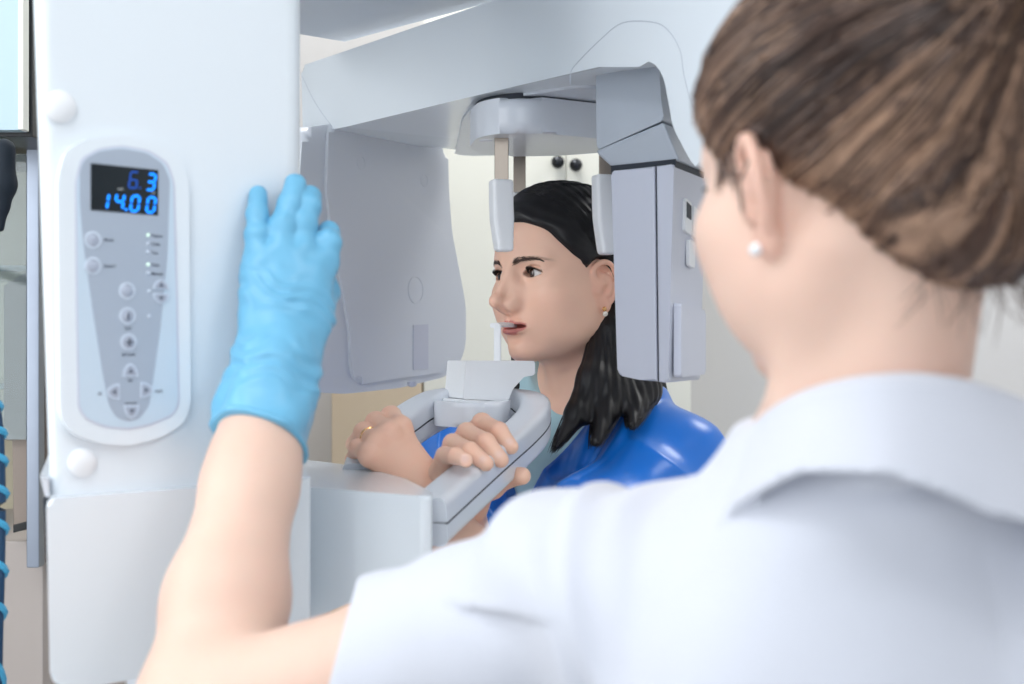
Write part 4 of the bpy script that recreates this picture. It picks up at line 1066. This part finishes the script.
def polof(p):
    d = smin(torsoT(p), smin(chain(p, [S1, E1*.5+S1*.5, E1], [.056, .0455, .0455], .012), cap(p, S2, S2*.5+E2*.5, .060, .056), .02), .035)
    d = smin(d, smax(cap(p, V(.182, .742, 1.32), V(.182, .738, 1.405), .051, .048), p[:, 2]-1.39, .008), .045)
    q = (p-TT)@RB
    fold = .0050*np.sin((q[:, 2]*38+q[:, 0]*24)+3.2*vnoise(p*9, 5))*np.exp(-((q[:, 0]-.02)/.16)**2)*np.clip((q[:, 2]-1.12)/.2, 0, 1)
    # sleeve gathers at the raised shoulder, seam ridge
    u = (p-S1)@aU
    g = .0055*np.sin(u*95+4*vnoise(p*11, 2))*np.exp(-((u-.02)/.09)**2)
    seam = .0042*np.exp(-((u+.020)/.0065)**2)-.0036*np.exp(-((u+.036)/.009)**2)
    bump = .007*np.exp(-((u-.030)/.026)**2)*(p[:, 2] > S1[2]) 
    dd = -.0065-fold*.8-g*.6-seam-bump-.0016*vnoise(p*22, 7)
    d = d+dd
    hem = (p-HEM)@HN; d = smax(d, hem, .003)
    d = smin(d, np.sqrt((hem+.012)**2+np.maximum(np.abs(d), 0)**2)-.0022, .002) if False else d
    h2 = (p-(S2*.45+E2*.55))@unit(E2-S2); d = np.where(q[:, 0] < -.16, smax(d, h2, .003), d)
    nk = cap(p, CT+V(0, .0, 1.455), CT+V(0, .0, 1.52), .056, .064); d = smax(d, -nk, .006)
    # inside of the sleeve hollow at the hem
    
    d = smax(d, .86-p[:, 2], .004)
    return smin(d, collar(p), .004)
pv, pq = iso(polof, (-.16, .52, .85), (.50, 1.10, 1.46), .0036)
mesh_np('polo_shirt', pv, pq, poloM, tbody)
dress_legs(TT, RB, tbody, mat('white_cotton_trousers', srgb(230, 232, 236), .85), shoeM)
# hair drawn up into a pony tail
hairT = hair_mat('brown_hair', .40, .45)
PBl = HT.loc(P(1006, -8, .662)); PB = HT.wor(PBl)        # where the tail is tied
def hairTf(p):
    q = HT.loc(p)
    d = ell(q, (0, -.014, .047), (.0790, .1010, .0860)); d = smin(d, ell(q, (0, .022, .050), (.0645, .0665, .068)), .03)
    d = smin(d, ell(q, PBl*.9, (.030, .030, .030)), .03)
    d = smin(d, ell(q, (0, -.070, -.012), (.054, .036, .046)), .03)
    yy = q[:, 1]
    A = np.where(yy > .0, .024+1.0*np.maximum(yy-.040, 0), np.maximum(.024+1.9*yy, -.060))-q[:, 2]
    A = A*.78-.0025*vnoise(q*55, 3)
    d = smax(d, A, .010)
    u = q-PBl; an = np.arctan2(u[:, 0]*1., u[:, 1]*.75-u[:, 2]*.66)
    d = d-.0005*np.sin(an*70+1.5*vnoise(q*9, 7))-.0006*np.sin(an*31+1.2*vnoise(q*9, 9))
    return d
hv, hq = iso(hairTf, HT.o-.17, HT.o+.17, .0026)
def streak(p):
    q = HT.loc(p); u = q-PBl; an = np.arctan2(u[:, 0], u[:, 1]*.75-u[:, 2]*.66)
    z = np.zeros_like(an); r = np.linalg.norm(u, axis=1)
    n = .6*vnoise(np.stack([an*13, r*3, z], 1), 4)+.6*vnoise(np.stack([an*34, r*3, z+3], 1), 5)
    return np.clip(.46+.80*n, 0, 1)
dk, md, lt = V(*srgb(46, 32, 28)), V(*srgb(84, 62, 52)), V(*srgb(186, 150, 124))
def hcol(s):
    a = np.clip(s*2, 0, 1)[:, None]; b = np.clip(s*2-1, 0, 1)[:, None]; return (dk*(1-a)+md*a)*(1-b)+lt*b
hc = hcol(streak(hv)*.9)
starts = []
while len(starts) < 3000:
    u = rng.normal(size=3); u /= np.linalg.norm(u); q = V(0, -.012, .044)+u*V(.082, .102, .086)
    lim = (.024+1.0*max(q[1]-.040, 0)) if q[1] > 0 else max(.024+1.9*q[1], -.060)
    if q[2] > lim-.001 and np.linalg.norm(q-PBl) > .03 and (rng.random() < .5 or q[2] < lim+.035): starts.append(q)
n = 12; paths = []
cen = V(0, -.012, .044); e = PBl*1.
for s in starts:
    a = (s-cen)/V(.082, .102, .086); b = (e-cen)/V(.082, .102, .086); a /= np.linalg.norm(a); b /= np.linalg.norm(b)
    om = math.acos(max(-1, min(1, a@b))); t = np.linspace(0, 1, n)[:, None]
    sl = (np.sin((1-t)*om)*a+np.sin(t*om)*b)/math.sin(om); paths.append(HT.wor(cen+sl*V(.084, .104, .088)))
pr_ = project(hairTf, np.concatenate(paths), .0003, 3)+rng.normal(size=(n*len(paths), 3))*.0002
pr_ = pr_.reshape(-1, n, 3); off = rng.exponential(.0006, len(pr_))
ctr = HT.wor(cen); pr_ = pr_+((pr_-ctr)/np.linalg.norm(pr_-ctr, axis=2)[:, :, None])*off[:, None, None]
st = streak(pr_[:, 4]); cols = list(hcol(np.clip(st+rng.normal(size=len(st))*.14, 0, 1)))
paths = list(pr_); rads = [rng.uniform(.00035, .0008) for _ in paths]
# tail hanging away to the right, and loose wisps at nape and temple
TL = [PB, PB+V(.045, -.045, .022), PB+V(.085, -.075, -.02), PB+V(.10, -.085, -.10), PB+V(.10, -.08, -.20), PB+V(.095, -.07, -.27)]
tr = [.017, .024, .030, .033, .026, .010]
tlv, tlq = iso(lambda p: chain(p, TL, tr, .02), PB-V(.06, .14, .32), PB+V(.16, .06, .08), .004)
tc_ = hcol(np.clip(.5+.5*vnoise(tlv*V(160, 160, 20), 8), 0, 1))
for i in range(420):
    a = rng.random()*6.283; m = 14; lp = lerp_path(TL, m); ri = np.interp(np.linspace(0, 1, m), np.linspace(0, 1, 6), tr)
    paths.append(lp+V(math.cos(a), math.sin(a), .3*math.sin(a))*(ri*rng.uniform(.9, 1.12))[:, None]); rads.append(.0007); cols.append(hcol(np.array([rng.random()]))[0])
for i in range(90):
    x = rng.uniform(-.045, .055); s0 = V(x, -.078-.2*abs(x)*.2, -.040+abs(x)*.3); L = rng.uniform(.02, .06)
    w0 = HT.wor(s0); dr = V(.25+rng.normal()*.35, -.25+rng.normal()*.2, -1); dr = unit(dr)
    m = 8; tt = np.linspace(0, 1, m)[:, None]; lp = w0+dr*L*tt+V(rng.normal()*.012, rng.normal()*.01, .004)*tt**2
    paths.append(lp); rads.append(.0003); cols.append(md*rng.uniform(.7, 1.3))
for i in range(110):
    s0 = V(-.066+rng.normal()*.001, rng.uniform(.004, .040), rng.uniform(.018, .034)); L = rng.uniform(.012, .035)*(1 if s0[1] < .02 else .5)
    en = s0+V(-.001, -.15*L+rng.normal()*.002, -L); pq_ = project(head, np.linspace(s0, en, 6), .0006, 4)
    paths.append(HT.wor(pq_)); rads.append(.00028); cols.append(md*rng.uniform(.6, 1.2))
sv_, sq_, sc_ = tubes(paths, rads, cols, 3)
v, q = join((hv, hq), (tlv, tlq), (sv_, sq_)); mesh_np('hair', v, q, hairT, tbody, np.clip(np.concatenate([hc, tc_, sc_]), 0, 1))
tie = [PB+(frame_for(TL[1]-TL[0])[0]*math.cos(a)+frame_for(TL[1]-TL[0])[1]*math.sin(a))*.0215+unit(TL[1]-TL[0])*.008 for a in np.linspace(0, 2*math.pi, 25)]
sweep('hair_tie', tie, circ(.005, 8), mat('lilac_elastic', srgb(120, 110, 165), .7), tbody)
lo = HT.wor(V(-.0765, .002, -.0285)); lT = unit(-HT.R[:, 0]-HT.R[:, 1]*.4)
er = disc('earring', lo, lT, .0034, .0016, mat('silver', srgb(225, 225, 228), .15, metal=1.), tbody)
disc('crystal_stone', lo+lT*.0012, lT, .0027, .0016, mat('crystal', srgb(240, 245, 250), .05, coat=1.), er, dome=.0012)
# ------------------------------------------------ light, camera
w = bpy.data.worlds.new('world'); SC.world = w; w.use_nodes = True
w.node_tree.nodes['Background'].inputs[0].default_value = (.86, .93, 1, 1); w.node_tree.nodes['Background'].inputs[1].default_value = .80
def area(name, loc, tgt, size, e, col=(1, 1, 1), sy=None):
    l = bpy.data.lights.new(name, 'AREA'); l.energy = e; l.size = size; l.color = col
    if sy: l.shape = 'RECTANGLE'; l.size_y = sy
    o = bpy.data.objects.new(name, l); COL.objects.link(o); o.location = loc
    o.rotation_euler = (Vector(tgt)-Vector(loc)).to_track_quat('-Z', 'Y').to_euler(); return o
area('ceiling_light', (-.45, .2, ZC-.06), (-.45, .2, 0), .6, 4.5, (.95, .98, 1))
area('ceiling_light', (1.0, .2, ZC-.06), (1.0, .2, 0), .6, 4.5, (.95, .98, 1))
area('ceiling_light', (-.2, 2.3, ZC-.06), (-.2, 2.3, 0), .6, 8, (1, .97, .93))
area('ceiling_light', (1.2, 2.3, ZC-.06), (1.2, 2.3, 0), .6, 7, (1, .97, .93))
area('front_fill_light', (-.2, -1.5, 1.9), (-.1, 1.5, 1.4), 1.8, 12, (.92, .96, 1), 1.3)  # added fill from the open camera side, no window stands there
area('side_fill_light', (-1.30, 1.05, 1.80), (.1, 1.65, 1.45), 1.5, 19, (.95, .98, 1))  # added fill for patient's face and arm, the left wall has no window
cam = bpy.data.objects.new('camera', bpy.data.cameras.new('camera')); COL.objects.link(cam)
cam.location = (0, 0, EYE); cam.rotation_euler = (math.pi/2, 0, 0)
cam.data.sensor_width = 36; cam.data.lens = F*36/1024; cam.data.clip_start = .02
cam.data.dof.use_dof = True; cam.data.dof.focus_distance = 1.66; cam.data.dof.aperture_fstop = 5.6
SC.camera = cam
SC.view_settings.view_transform = 'Standard'; SC.view_settings.look = 'None'; SC.view_settings.exposure = .16; SC.view_settings.gamma = 1; SC.view_settings.use_curve_mapping = False
